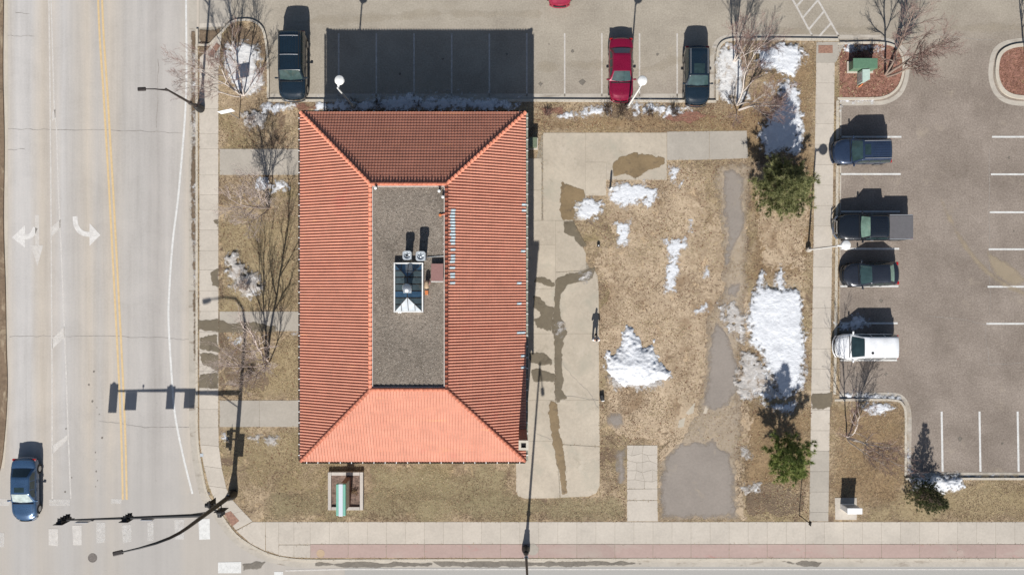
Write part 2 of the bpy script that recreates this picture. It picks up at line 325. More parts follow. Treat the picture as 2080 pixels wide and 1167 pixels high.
M['iron'] = plain('cast iron', (.16, .14, .125), .7, .3, grain=.3, gscale=12)
# building
M['tile'] = surf('terracotta roof tile', (.525, .235, .16), var=.16, big=1.3, fine=5, fmix=.4, rough=.62, bump=.06, spec=.3, extra=[(1.1, .62, .16, (.66, .315, .165), (.35, 3, 1)), (.5, .62, .14, (.52, .195, .14), (1, 1, 1)), (2.5, .68, .08, (.45, .24, .18), (1, 1, 1))])
M['cap'] = surf('terracotta ridge cap', (.58, .205, .125), var=.12, big=2, fine=9, fmix=.4, rough=.62, bump=.06, rnd=.22, spec=.3)
M['tile_grey'] = plain('grey weathered tile', (.42, .50, .53), .6, grain=.2, rnd=.3)
M['gravel'] = surf('ballast gravel', (.205, .172, .14), var=.55, big=.35, fine=7, fmix=.62, bump=.9, bd=.05, contrast=.2, extra=[(.5, .54, .12, (.15, .125, .10), (1, .6, 1)), (.9, .6, .12, (.25, .215, .175), (1, 1, 1)), (5, .66, .05, (.36, .31, .26), (1, 1, 1))])
M['wallb'] = surf('tan brick wall', (.36, .25, .17), var=.2, big=2, fine=16, fmix=.5)
M['brick_d'] = surf('dark brown brick', (.17, .085, .065), var=.3, big=2, fine=16, fmix=.6, bump=.3)
M['white_metal'] = plain('white coated metal', (.74, .73, .70), .5, grain=.08)
M['coping'] = plain('weathered coping', (.50, .45, .41), .7, grain=.2); M['grey_metal'] = plain('pale grey sheet metal', (.50, .53, .55), .45, .3, grain=.1)
M['galv'] = plain('galvanised steel', (.42, .45, .47), .35, .7, grain=.15)
M['dark_metal'] = plain('dark bronze metal', (.035, .028, .025), .5, .2, grain=.2)
M['black'] = plain('black plastic', (.012, .012, .013), .5)
M['void'] = plain('flue opening black', (.006, .005, .005), .95)  # black plate paints the dark depth of the flue opening
M['green_gut'] = plain('weathered gutter', (.30, .31, .26), .6, grain=.2)
M['dark_gut'] = plain('dark gutter', (.05, .042, .038), .6, grain=.2)
M['stone_cap'] = plain('chimney cap stone', (.52, .47, .38), .8, grain=.12)
M['brown_metal'] = plain('faded brown hatch', (.25, .13, .115), .6, grain=.1)
M['orange'] = plain('orange plastic', (.55, .17, .05), .6)
M['tan'] = plain('tan duct', (.42, .30, .19), .6)
def glass(name, col, rough=.06):
    m = plain(name, col, rough, 0, 0, .8, grain=.25, gscale=3); return m
M['sky_glass'] = glass('tinted skylight glass', (.055, .075, .08), .12)
M['sky_glass_b'] = glass('blue skylight glass', (.035, .075, .125), .12)
M['sky_glass_w'] = glass('skylight pane with painted sky reflection', (.31, .345, .37), .3)  # pale colour paints the sky reflected in the south pane
M['window'] = glass('window glass', (.03, .04, .045))
M['green_box'] = plain('utility green paint', (.10, .19, .12), .5, grain=.12)
M['pale_green'] = plain('pale green paint', (.42, .52, .46), .5, grain=.1)
M['olive_box'] = plain('olive utility paint', (.14, .17, .11), .55, grain=.12)
M['sign_green'] = plain('mint green sign metal', (.17, .40, .31), .45, grain=.06)
M['sign_white'] = plain('white sign cap', (.56, .60, .64), .4, grain=.04)
M['sign_brown'] = plain('brown sign panel', (.24, .12, .08), .6, grain=.15)
M['timber'] = surf('weathered timber', (.47, .43, .39), var=.18, big=2, fine=12, fmix=.5, stretch=(1, .3, 1), bump=.3, rnd=.25)
M['white_stone'] = plain('white painted sign', (.82, .82, .81), .55, grain=.03)
M['red_cone'] = plain('orange marker', (.7, .2, .07), .6)
# plants
M['birch'] = surf('birch bark', (.52, .46, .41), var=.2, big=6, fine=14, fmix=.4, extra=[(9, .66, .06, (.12, .09, .08), (1, 1, 3))])
M['bark'] = surf('grey brown bark', (.235, .18, .145), var=.3, big=6, fine=14, fmix=.4)
M['bark_d'] = surf('dark bark', (.13, .095, .075), var=.3, big=6, fine=14, fmix=.4)
M['twig'] = plain('reddish twigs', (.27, .175, .15), .8, grain=.3)
M['twig_g'] = plain('grey twigs', (.47, .39, .345), .8, grain=.25)
M['needle'] = tinted('pine needles', [(0, (.07, .085, .035)), (.4, (.19, .205, .085)), (.75, (.33, .335, .15)), (1, (.48, .455, .25))], .6, .3, .35)
M['needle_y'] = tinted('young pine needles', [(0, (.055, .085, .025)), (.45, (.19, .245, .07)), (.8, (.31, .345, .11)), (1, (.42, .42, .17))], .6, .3, .35)
M['needle_d'] = tinted('spruce needles', [(0, (.025, .038, .015)), (.5, (.075, .09, .035)), (1, (.18, .18, .08))], .6, .3, .3)
M['blade'] = tinted('dead grass blades', [(0, (.13, .088, .057)), (.3, (.25, .175, .11)), (.6, (.37, .275, .175)), (.8, (.36, .295, .155)), (1, (.50, .40, .27))], .85, .1)
M['leaf_r'] = tinted('dead russet leaves', [(0, (.09, .04, .025)), (.6, (.18, .085, .055)), (1, (.26, .15, .09))], .85, .1)

EXCL = []          # ground polygons (world) where no grass grows
def sheet(name, poly, z, m, parent=None, kind='structure'):
    mb = MB(); mb.prism(W2(poly), z - .25, z); o = mb.build(name, m, parent)
    if parent is None: o['kind'] = kind
    return o
def slab(parent, poly, m, z0=.08, z1=.135, gap=.009, name='slab'):
    q = W2(poly); cx = sum(p[0] for p in q) / len(q); cy = sum(p[1] for p in q) / len(q)
    EXCL.append(q)
    r = []
    for (x, y) in q:
        d = math.hypot(x - cx, y - cy); k = max(.5, 1 - gap * 1.4 / d); r.append((cx + (x - cx) * k, cy + (y - cy) * k))
    mb = MB(); mb.prism([(a - cx, b - cy) for a, b in r], z0, z1); o = mb.build(name, m, parent); o.location = (cx, cy, rng.uniform(-.003, .003)); return o
def ribbon(name, pts, width, z, m, parent=None, thick=None, kind=None, wob=0.0, closed=False, world=False):
    P = [Vector((p[0], p[1], 0)) for p in (pts if world else W2(pts))]; n = len(P); mb = MB(); L = []; Rr = []
    for i, p in enumerate(P):
        a = P[(i + 1) % n] if closed else P[min(i + 1, n - 1)]; b = P[(i - 1) % n] if closed else P[max(i - 1, 0)]
        d = (a - b).normalized(); nn = Vector((-d.y, d.x, 0)); wd = width / 2 * (1 + wob * rng.uniform(-1, 1)); L.append(p + nn * wd); Rr.append(p - nn * wd)
    rngn = n if closed else n - 1
    if thick is None:
        mb.add([(v.x, v.y, z) for v in L] + [(v.x, v.y, z) for v in Rr], [(n + i, n + (i + 1) % n, (i + 1) % n, i) for i in range(rngn)])
    else:
        vs = [(v.x, v.y, z) for v in L] + [(v.x, v.y, z) for v in Rr] + [(v.x, v.y, z - thick) for v in L] + [(v.x, v.y, z - thick) for v in Rr]
        fs = []
        for i in range(rngn):
            j = (i + 1) % n; fs += [(n + i, n + j, j, i), (i, j, 2 * n + j, 2 * n + i), (3 * n + i, 3 * n + j, n + j, n + i)]
        if not closed: fs += [(0, 2 * n, 3 * n, n), (n - 1, 2 * n - 1, 4 * n - 1, 3 * n - 1)]
        mb.add(vs, fs)
    o = mb.build(name, m, parent)
    if kind: o['kind'] = kind
    return o
def smooth_path(pts, k=6):
    out = []; n = len(pts)
    for i in range(n - 1):
        p0, p1, p2, p3 = pts[max(i - 1, 0)], pts[i], pts[i + 1], pts[min(i + 2, n - 1)]
        for j in range(k):
            t = j / k; out.append(tuple(.5 * (2 * p1[a] + (p2[a] - p0[a]) * t + (2 * p0[a] - 5 * p1[a] + 4 * p2[a] - p3[a]) * t * t + (3 * p1[a] - p0[a] - 3 * p2[a] + p3[a]) * t ** 3) for a in (0, 1)))
    out.append(tuple(pts[-1])); return out

# ------------------------------------------------------------------ the setting
gm = MB(); gm.box((0, 0, -.85), (1600, 1600, 1.0)); tag(gm.build('ground', M['lawn']), kind='structure')
KERB = [(401, 60), (401, 640), (401, 867), (403, 900), (408, 937), (420, 997), (434, 1022), (450, 1044), (477, 1081), (507, 1104), (547, 1124), (587, 1133), (630, 1136), (700, 1136), (1300, 1134), (2700, 1134)]
KS = smooth_path(KERB[2:-2], 4); KS = KERB[:2] + KS + KERB[-2:]
street = sheet('street', [(-60, -1400), (420, -1400), (420, 900), (700, 1100), (700, 2400), (-60, 2400)], 0.0, M['street'])
street_s = sheet('side_street', [(640, 1100), (3400, 1100), (3400, 1420), (640, 1420)], -.004, M['street_s'])
sheet('far_verge', [(-1200, -1400), (-2, -1400), (-2, 880), (-12, 960), (-40, 1000), (-1200, 1010)], .12, M['lawn'])
ribbon('far_kerb', smooth_path([(-6, -600), (-6, -300), (-6, 0), (-7, 150), (-4, 300), (-6, 450), (-2, 580), (0, 700), (2, 790), (-3, 880), (-14, 955), (-44, 1005)], 10), 1.0, .10, M['dirt_k'], thick=.2, kind='structure')
ribbon('far_gutter', [(12, -1400), (13, 700), (13, 860), (6, 950)], .22, .006, M['kerb'], kind='structure')
lot = sheet('parking_lot', [(404, -1400), (2700, -1400), (2700, 1000), (1690, 1000), (1690, 230), (404, 230)], .002, M['lot'])
lawn_poly = [(401, 92), (425, 92), (452, 66), (470, 46), (490, 42), (515, 44), (534, 60), (543, 95), (545, 206), (1456, 206), (1456, 110), (1462, 92), (1478, 82), (1704, 82), (1704, 812), (1815, 812), (1832, 820), (1838, 840), (1838, 971), (2700, 971), (2700, 1134)] + KS[2:-1][::-1]
lawn_poly = [p for p in lawn_poly if True]
lawn = sheet('lawn', lawn_poly, .12, M['lawn'])
# kerbs and gutters
def kerb(name, pts, w=.16, z=.145, k=4): return ribbon(name, smooth_path(pts, k), w, z, M['kerb'], thick=.25, kind='structure')
ribbon('gutter', [(391.5, -60), (391.5, 60), (391.5, 640), (392, 867)], .58, .006, M['gutter'], kind='structure')
off = []
for i, p in enumerate(KS[2:]):
    j = i + 2; a = KS[min(j + 1, len(KS) - 1)]; b = KS[j - 1]; d = Vector((a[0] - b[0], a[1] - b[1])).normalized(); off.append((p[0] - d.y * 9, p[1] + d.x * 9))
ribbon('gutter', off, .50, .008, M['gutter'], kind='structure')
kerb('kerb', KS, k=1)
kerb('kerb', [(404, 92), (425, 92), (438, 80), (452, 66), (470, 47), (490, 42), (515, 44), (534, 60), (542, 95), (545, 140), (545, 200)])
kerb('kerb', [(545, 205), (800, 205), (1100, 205), (1454, 207)], .2)
kerb('kerb', [(1456, 205), (1456, 150), (1457, 110), (1463, 92), (1478, 83), (1510, 81), (1600, 81), (1702, 82)], .2)
ribbon('gutter', smooth_path([(1446, 205), (1446, 140), (1448, 104), (1458, 84), (1478, 75), (1520, 74), (1702, 75), (1790, 75)]), .3, .007, M['gutter'], kind='structure')
ribbon('gutter', [(548, 196), (1440, 196)], .40, .007, M['gutter'], kind='structure')
kerb('kerb', [(1700, 205), (1699, 400), (1697, 600), (1694, 800)], .2)
ribbon('gutter', [(1706, 212), (1705, 400), (1703, 600), (1700, 800)], .24, .007, M['gutter'], kind='structure')
kerb('kerb', [(1694, 812), (1760, 811), (1815, 812), (1831, 819), (1838, 840), (1838, 900), (1838, 965)], .16)
ribbon('gutter', smooth_path([(1700, 803), (1760, 803), (1815, 802), (1836, 812), (1846, 840), (1846, 900), (1846, 958)]), .36, .007, M['gutter'], kind='structure')
kerb('kerb', [(1838, 971), (2000, 971), (2300, 971), (2700, 971)], .16)
ribbon('gutter', [(1850, 963), (2700, 963)], .3, .007, M['gutter'], kind='structure')
# planted islands in the lot
isl = smooth_path([(1700, 90), (1760, 88), (1800, 90), (1822, 100), (1833, 122), (1832, 155), (1820, 182), (1795, 198), (1760, 201), (1700, 201)], 5)
sheet('planting_island', isl, .115, M['mulch']); EXCL.append(W2(isl)); kerb('kerb', isl, .17, k=1)
ribbon('gutter', smooth_path([(1790, 80), (1815, 86), (1838, 104), (1843, 130), (1841, 160), (1828, 190), (1800, 207), (1760, 210), (1705, 210)], 5), .3, .007, M['gutter'], kind='structure')
isl2 = smooth_path([(2150, 92), (2080, 92), (2048, 98), (2030, 112), (2024, 135), (2025, 160), (2035, 182), (2055, 195), (2090, 199), (2150, 199)], 5)
sheet('planting_island', isl2 + [(2250, 199), (2250, 92)], .115, M['mulch']); kerb('kerb', isl2, .26, k=1)
ribbon('gutter', smooth_path([(2150, 82), (2080, 82), (2042, 88), (2021, 104), (2013, 135), (2014, 165), (2026, 192), (2050, 207), (2090, 211), (2150, 211)], 5), .34, .007, M['gutter'], kind='structure')
# driveway apron in the corner
sheet('driveway_apron', [(405, -120), (470, -120), (470, 38), (452, 52), (405, 58)], .006, M['conc_g'])
ribbon('apron_joint', [(405, 52), (456, 50)], .30, .011, M['conc'], kind='structure')

# pavements, every slab its own piece
walk = tag(empty('sidewalk', G(425, 480)), kind='structure'); walk.location = (0, 0, 0)
ys = [98, 140, 182, 222, 272, 303, 356, 396, 426, 467, 509, 548, 590, 632, 674, 712, 753, 794, 830, 867]
for a, b in zip(ys[:-1], ys[1:]):
    xl = 406; xr = 445
    if a < 110: slab(walk, [(406, 140), (407, 118), (424, 100), (444, 72), (452, 66), (449, 100), (446, 140)], M['conc']); continue
    slab(walk, [(xl, a), (xr, a), (xr, b), (xl, b)], M['conc'])
inner = [(445, 867), (446, 905), (452, 950), (461, 990), (474, 1014), (494, 1036), (514, 1057)]
outer = [(406, 867), (408, 902), (415, 945), (425, 985), (440, 1020), (458, 1046), (480, 1075)]
for i in range(6): slab(walk, [outer[i], inner[i], inner[i + 1], outer[i + 1]], M['conc'])
slab(walk, [(514, 1058), (540, 1058), (540, 1117), (510, 1102), (481, 1076)], M['conc'])
slab(walk, [(540, 1058), (567, 1058), (567, 1125), (541, 1117)], M['conc'])
slab(walk, [(567, 1058), (598, 1058), (598, 1104), (567, 1104)], M['conc']); slab(walk, [(598, 1058), (631, 1058), (631, 1104), (598, 1104)], M['conc'])
slab(walk, [(567, 1105), (598, 1105), (598, 1130), (567, 1126)], M['conc']); slab(walk, [(598, 1105), (631, 1105), (631, 1131), (598, 1130)], M['conc'])
for q_ in ([(410, 140), (443, 140), (443, 867), (408, 867)], [(570, 1060), (2150, 1060), (2150, 1130), (570, 1124)], [(1100, 275), (1350, 275), (1350, 360), (1228, 362), (1228, 395), (1180, 400), (1164, 448), (1062, 448)], [(1062, 448), (1164, 448), (1185, 520), (1205, 560), (1213, 600), (1213, 980), (1195, 1002), (1070, 1006), (1055, 995), (1055, 850)], [(1276, 906), (1332, 906), (1332, 1055), (1276, 1055)], [(1658, 90), (1690, 90), (1679, 1054), (1646, 1054)], [(450, 305), (680, 305), (680, 354), (450, 354)], [(450, 634), (680, 634), (680, 670), (450, 670)], [(450, 814), (680, 814), (680, 864), (450, 864)]):
    mb = MB(); mb.prism(W2(q_), .1, .1265); mb.build('joint_bed', M['joint'], walk)
x = 631
while x < 2150: slab(walk, [(x, 1058), (x + 38.6, 1058), (x + 38.6, 1103), (x, 1103)], M['conc']); x += 38.6
band = tag(empty('red_paving_band'), kind='structure'); x = 631
while x < 2150: slab(band, [(x, 1103.6), (x + 77, 1103.6), (x + 77, 1131), (x, 1131)], M['pink'], z1=.138); x += 77.2
walk2 = tag(empty('footpath'), kind='structure')
def xl(y): return 1657 - (y - 90) * 14.5 / 965
def xr(y): return 1695 - (y - 90) * 13.5 / 965
y = 100
slab(walk2, [(1657, 86), (1716, 86), (1697, 128), (1656, 128)], M['conc_g']); y = 128
while y < 1056:
    y2 = min(y + 41.4, 1057); slab(walk2, [(xl(y), y), (xr(y), y), (xr(y2), y2), (xl(y2), y2)], M['conc_g' if y > 890 else 'conc']); y = y2
for nm, poly in (('tactile_pad', [(1661, 93), (1690, 93), (1690, 109), (1661, 109)]), ('tactile_pad', [(424, 112), (441, 88), (449, 94), (433, 118)]), ('tactile_pad', [(456, 1041), (470, 1036), (487, 1056), (473, 1067)])):
    q = W2(poly); mb = MB(); mb.prism(q, .13, .143); tag(mb.build(nm, M['redbrick_pad'], walk2 if poly[0][0] > 1000 else walk))
paths = tag(empty('entrance_path'), kind='structure')
for (y0, y1) in ((303, 356), (632, 672), (812, 866)):
    for xa, xb in ((447, 528), (528, 612), (612, 680)):
        slab(paths, [(xa, y0), (xb, y0), (xb, y1), (xa, y1)], M['conc_g'])
yard = tag(empty('concrete_yard'), kind='structure')
for q in ([(1060, 322), (1100, 322), (1100, 386), (1060, 386)], [(1060, 386), (1100, 386), (1100, 448), (1060, 448)], [(1103, 270), (1189, 270), (1189, 448), (1103, 448)],
          [(1189, 270), (1354, 270), (1354, 366), (1231, 366), (1231, 330), (1189, 330)], [(1189, 330), (1231, 330), (1231, 398), (1189, 398)],
          [(1060, 448), (1128, 448), (1128, 497), (1060, 497)], [(1060, 497), (1128, 497), (1128, 586), (1060, 586)], [(1060, 586), (1127, 586), (1127, 677), (1060, 677)],
          [(1060, 677), (1127, 677), (1127, 812), (1056, 812)], [(1056, 812), (1128, 812), (1131, 895), (1052, 895)], [(1048, 895), (1131, 895), (1137, 1010), (1066, 1011), (1052, 1006), (1048, 995)],
          [(1128, 448), (1164, 448), (1178, 490), (1190, 515), (1190, 545), (1180, 549), (1128, 552)], [(1128, 553), (1182, 550), (1206, 546), (1214, 560), (1216, 590), (1216, 677), (1128, 677)],
          [(1128, 677), (1216, 677), (1217, 812), (1129, 812)], [(1129, 812), (1217, 812), (1218, 905), (1132, 900)], [(1132, 901), (1218, 906), (1218, 985), (1211, 1000), (1195, 1007), (1138, 1009)]):
    slab(yard, q, M['conc_y'])
for q in ([(1354, 268), (1440, 267), (1440, 325), (1354, 326)], [(1440, 267), (1516, 266), (1519, 322), (1440, 325)]): slab(yard, q, M['conc_g'])
pad = tag(empty('cracked_pad'), kind='structure')
# broken into pieces by a net of cracks
gx0 = [1273, 1288, 1304, 1320, 1335]; gy0 = [903, 922, 938, 956, 972, 991]
def jit(i, j):
    r2 = random.Random(i * 7 + j * 31 + 5); return (gx0[i] + (r2.uniform(-6.5, 6.5) if 0 < i < 4 else 0), gy0[j] + (r2.uniform(-6, 6) if 0 < j < 5 else 0))
rp_ = random.Random(2); done = set()
for j in range(5):
    for i in range(4):
        if (i, j) in done: continue
        wd_ = 2 if i < 3 and (i + 1, j) not in done and rp_.random() < .45 else 1
        if wd_ == 2: done.add((i + 1, j)); slab(pad, [jit(i, j), jit(i + 1, j), jit(i + 2, j), jit(i + 2, j + 1), jit(i + 1, j + 1), jit(i, j + 1)], M['conc'], gap=.010)
        else: slab(pad, [jit(i, j), jit(i + 1, j), jit(i + 1, j + 1), jit(i, j + 1)], M['conc'], gap=.010)
slab(pad, [(1273, 992), (1335, 991), (1335, 1014), (1273, 1014)], M['conc']); slab(pad, [(1273, 1015), (1335, 1015), (1336, 1057), (1273, 1057)], M['conc'])
slab(pad, [(1440, 803), (1447, 800), (1434, 840), (1427, 838)], M['conc_y'], name='broken_slab')
slab(pad, [(1392, 838), (1402, 826), (1412, 815), (1408, 838), (1396, 842)], M['conc_y'], name='broken_slab'); slab(pad, [(1378, 852), (1392, 846), (1388, 866), (1376, 868)], M['conc_y'], name='broken_slab')

# bare, sandy and paved patches on the vacant ground
def patch(name, poly, m, **kw):
    o = field(name, poly, m, **kw); o['kind'] = 'structure'; return o
patch('sandy_turf', [(1218, 500), (1290, 470), (1400, 470), (1445, 420), (1460, 340), (1515, 330), (1520, 900), (1330, 905), (1225, 870)], M['sand'], h=.008, width=.2, res=.16, amp=.55, nscale=.5, seed=3, rag=.5)
patch('sandy_turf', [(1215, 330), (1450, 330), (1450, 520), (1230, 520)], M['sand'], h=.006, width=.2, res=.16, amp=.6, nscale=.6, seed=8, bias=-.5, rag=.6)
for k_, (q, mm) in enumerate((([(1530, 330), (1650, 330), (1645, 560), (1530, 560)], 'rust'), ([(1515, 830), (1645, 830), (1640, 985), (1515, 985)], 'rust'), ([(1455, 215), (1650, 100), (1650, 330), (1535, 330), (1460, 262)], 'rust'), ([(1085, 240), (1530, 234), (1530, 268), (1085, 268)], 'rust'), ([(1692, 830), (1832, 830), (1832, 1040), (1692, 1000)], 'rust'),
                              ([(450, 440), (600, 440), (600, 620), (450, 640)], 'gold'), ([(560, 690), (606, 690), (606, 800), (470, 800)], 'gold'), ([(480, 880), (605, 880), (605, 940), (520, 990)], 'gold'), ([(760, 950), (1040, 950), (1040, 1040), (760, 1000)], 'olive'), ([(560, 1000), (1260, 1012), (1265, 1052), (540, 1050)], 'olive'), ([(1850, 985), (2200, 985), (2200, 1050), (1760, 1052)], 'gold'))):
    patch('turf_tone', q, M[mm], fade=1.1, h=.004, width=.3, res=.2, amp=.6, nscale=.5, seed=300 + k_, rag=.3, bias=.2)
patch('sandy_turf', [(1530, 330), (1650, 330), (1645, 560), (1530, 560)], M['sand'], h=.006, width=.2, res=.16, amp=.5, nscale=.6, seed=9, bias=-.2, rag=.5)
patch('pale_sand', [(1380, 760), (1420, 820), (1500, 815), (1510, 1050), (1345, 1052), (1335, 940), (1360, 880)], M['sand2'], h=.012, width=.15, res=.13, amp=.35, nscale=.9, seed=4, rag=.3)
patch('worn_track', [(1452, 336), (1516, 334), (1518, 560), (1512, 640), (1504, 760), (1505, 900), (1500, 1052), (1340, 1052), (1338, 940), (1380, 880), (1420, 830), (1428, 760), (1440, 650), (1465, 600), (1470, 540), (1458, 440)], M['track'], fade=.9, h=.014, width=.2, res=.13, amp=.3, nscale=.8, seed=15, rag=.25, bias=.2)
for sd_, q in ((5, [(1350, 920), (1385, 893), (1430, 898), (1448, 882), (1462, 905), (1482, 920), (1494, 960), (1495, 1052), (1342, 1052), (1338, 980)]), (6, [(1452, 655), (1470, 662), (1480, 680), (1500, 740), (1498, 790), (1480, 825), (1450, 838), (1425, 825), (1432, 760), (1440, 680)]),
               (7, [(1466, 345), (1490, 340), (1512, 360), (1514, 470), (1495, 500), (1480, 538), (1466, 540), (1476, 480), (1464, 430)]), (12, [(1470, 580), (1490, 570), (1508, 572), (1496, 606), (1470, 606)]),
               (13, [(1228, 848), (1240, 836), (1262, 840), (1268, 860), (1250, 872), (1232, 866)]), (14, [(1246, 915), (1272, 904), (1272, 985), (1256, 980), (1250, 945)])):
    patch('asphalt_patch', q, M['patch'], fade=.6, h=.022, width=.1, res=.1, amp=.16, nscale=1.4, seed=sd_, rag=.10); EXCL.append(W2(q))
for sd_, q in ((20, [(406, 92), (440, 84), (470, 47), (530, 60), (540, 110), (520, 100), (460, 110), (420, 150), (404, 130)]), (22, [(1470, 640), (1500, 690), (1560, 770), (1505, 800), (1495, 720)]),
               (23, [(1290, 770), (1370, 765), (1330, 830), (1260, 830)]), (24, [(445, 690), (500, 690), (560, 770), (540, 800), (450, 790)]), (26, [(446, 500), (456, 500), (456, 790), (446, 790)]), (27, [(1500, 985), (1570, 975), (1640, 1000), (1640, 1050), (1510, 1050)]),
               (28, [(1215, 215), (1300, 205), (1310, 245), (1230, 250)]), (29, [(1530, 300), (1545, 300), (1580, 345), (1535, 345)])):  # the last patch paints the big pine's shadow in soil colour
    patch('soil_and_shade', q, M['dirt'], h=.007, width=.1, res=.12, amp=.35, nscale=.8, seed=sd_, bias=-.12, rag=.25)
patch('gutter_grit', [(386, 60), (399, 60), (400, 300), (399, 560), (398, 745), (394, 745), (391, 560), (387, 400), (386, 330), (388, 290)], M['dirt'], zb=.010, h=.02, width=.08, res=.07, amp=.10, nscale=1.2, seed=21, rag=.06)
patch('gutter_grit', [(406, 60), (450, 56), (440, 84), (406, 90)], M['dirt'], zb=.010, h=.02, width=.08, res=.07, amp=.15, nscale=1.2, seed=19, rag=.06)
for sd_, q in ((31, [(600, 212), (650, 208), (660, 222), (610, 232)]), (32, [(1085, 215), (1140, 212), (1150, 235), (1100, 240)]), (33, [(1345, 232), (1420, 226), (1450, 236), (1400, 250), (1350, 246)])):
    patch('mulch_bed', q, M['mulch_p'], h=.02, width=.1, res=.1, amp=.25, nscale=1, seed=sd_)

# damp stains: thin films on the concrete
def stain(q, m, parent, seed, zb=.138, amp=.10): field('damp_stain', q, m, fade=.16, zb=zb, h=.0045, width=.05, res=.07, amp=amp, nscale=1.5, seed=seed, parent=parent, rag=.10, bias=.05)
stain([(1142, 372), (1165, 382), (1185, 385), (1190, 402), (1168, 415), (1172, 448), (1142, 448), (1138, 420)], M['wet_o'], yard, 40)
stain([(1145, 450), (1165, 450), (1192, 500), (1180, 502), (1165, 480), (1146, 470)], M['wet'], yard, 41)
stain([(1245, 335), (1262, 318), (1290, 312), (1350, 322), (1348, 332), (1320, 345), (1290, 362), (1270, 352), (1245, 358)], M['wet_o'], yard, 42)
stain([(1128, 570), (1150, 556), (1180, 553), (1208, 542), (1203, 565), (1180, 572), (1150, 578), (1138, 600), (1138, 640), (1152, 675), (1143, 690), (1140, 740), (1143, 770), (1138, 790), (1150, 806), (1132, 815), (1128, 790), (1127, 690), (1120, 670), (1125, 630)], M['wet'], yard, 43, amp=.06)
stain([(1088, 562), (1100, 562), (1125, 574), (1125, 582), (1100, 576), (1086, 572)], M['wet'], yard, 44, amp=.05)
stain([(1085, 602), (1098, 605), (1112, 622), (1124, 625), (1120, 672), (1092, 664), (1084, 648), (1100, 640), (1084, 622)], M['wet'], yard, 45, amp=.05)
stain([(1074, 716), (1105, 716), (1120, 730), (1120, 742), (1078, 736)], M['wet'], yard, 46, amp=.05)
stain([(1078, 754), (1088, 748), (1128, 760), (1128, 774), (1084, 774)], M['wet'], yard, 47, amp=.05)
stain([(1118, 812), (1130, 820), (1134, 860), (1144, 920), (1152, 1000), (1142, 1004), (1134, 950), (1122, 890), (1114, 840)], M['wet_o'], yard, 48, amp=.07)
for k, (q) in enumerate(([(430, 446), (445, 444), (444, 460)], [(428, 552), (444, 546), (444, 582), (434, 578)], [(405, 652), (444, 648), (444, 672), (405, 668)], [(408, 684), (444, 678), (444, 712), (406, 710)], [(405, 716), (444, 720), (444, 752), (416, 740)], [(408, 760), (444, 756), (444, 788), (405, 786)])):
    stain(q, M['wet'], walk, 60 + k, amp=.07)
stain([(447, 650), (470, 658), (500, 652), (560, 662), (560, 674), (447, 674)], M['wet'], paths, 70, amp=.08)
stain([(1648, 800), (1690, 796), (1688, 828), (1648, 830)], M['wet'], walk2, 71, amp=.07)
for k, q in enumerate(([(640, 1141), (880, 1141), (880, 1148), (760, 1152), (640, 1148)], [(880, 1139), (1160, 1139), (1330, 1140), (1300, 1147), (1100, 1150), (900, 1150)], [(1580, 1138), (1640, 1139), (1670, 1140), (1662, 1150), (1610, 1146)], [(490, 1142), (540, 1140), (530, 1154), (495, 1158)])):
    field('gutter_grime', q, M['grime'], fade=.12, zb=.009, h=.004, width=.04, res=.08, amp=.12, nscale=1.5, seed=80 + k, parent=street_s)
for k, q in enumerate((smooth_path([(1910, 392), (1930, 440), (1960, 492), (1998, 538), (2040, 572), (2095, 598)], 4) + smooth_path([(2095, 606), (2038, 580), (1994, 546), (1954, 497), (1925, 442), (1907, 395)], 4), [(2000, 500), (2020, 520), (2060, 545), (2090, 570), (2060, 580), (2020, 560)])):
    field('spilled_sand', q, M['sandtrace'], fade=.35, zb=.003, h=.0045, width=.05, res=.1, amp=.10, nscale=1.6, seed=90 + k, parent=lot, bias=.06, rag=.08)
for k, q in enumerate(([(1290, 140), (1400, 108), (1450, 98), (1450, 110), (1385, 132), (1290, 152)], [(1090, 128), (1230, 122), (1230, 140), (1090, 142)], [(1560, 60), (1900, 50), (2090, 48), (2090, 62), (1900, 66), (1560, 70)], [(600, 40), (900, 20), (1100, 24), (1100, 36), (900, 34), (600, 52)])):
    field('spilled_sand', q, M['sandthin'], fade=.7, zb=.003, h=.0045, width=.05, res=.12, amp=.25, nscale=.8, seed=95 + k, parent=lot, bias=.05, rag=.08)
for k in range(16):
    x, y, r = 195 + rng.gauss(0, 6) - (0 if k < 12 else 60), rng.uniform(740, 1010), rng.uniform(1.2, 3.0)
    field('oil_spot', fade=.1, polys=[(x - r, y), (x, y - r), (x + r, y), (x, y + r * 1.4)], m=M['grime'], zb=.004, h=.004, width=.03, res=.05, amp=.03, nscale=3, seed=130 + k, parent=street)
for k, (x, y, r) in enumerate(((1183, 166, 8), (1098, 170, 5), (1163, 105, 4), (1155, 75, 3), (1340, 230, 3), (2020, 140, 3), (1300, 180, 3), (1745, 395, 5), (1790, 610, 5), (1755, 625, 4), (1800, 760, 4), (1950, 890, 5), (2035, 900, 4), (2050, 320, 5), (2060, 470, 4), (900, 120, 4), (812, 150, 4), (1030, 110, 4), (1335, 110, 4), (1115, 90, 3))):
    field('oil_spot', fade=.12, polys=[(x - r, y), (x, y - r), (x + r, y), (x, y + r * 1.2)], m=M['grime'], zb=.004, h=.004, width=.03, res=.06, amp=.06, nscale=3, seed=110 + k, parent=lot)

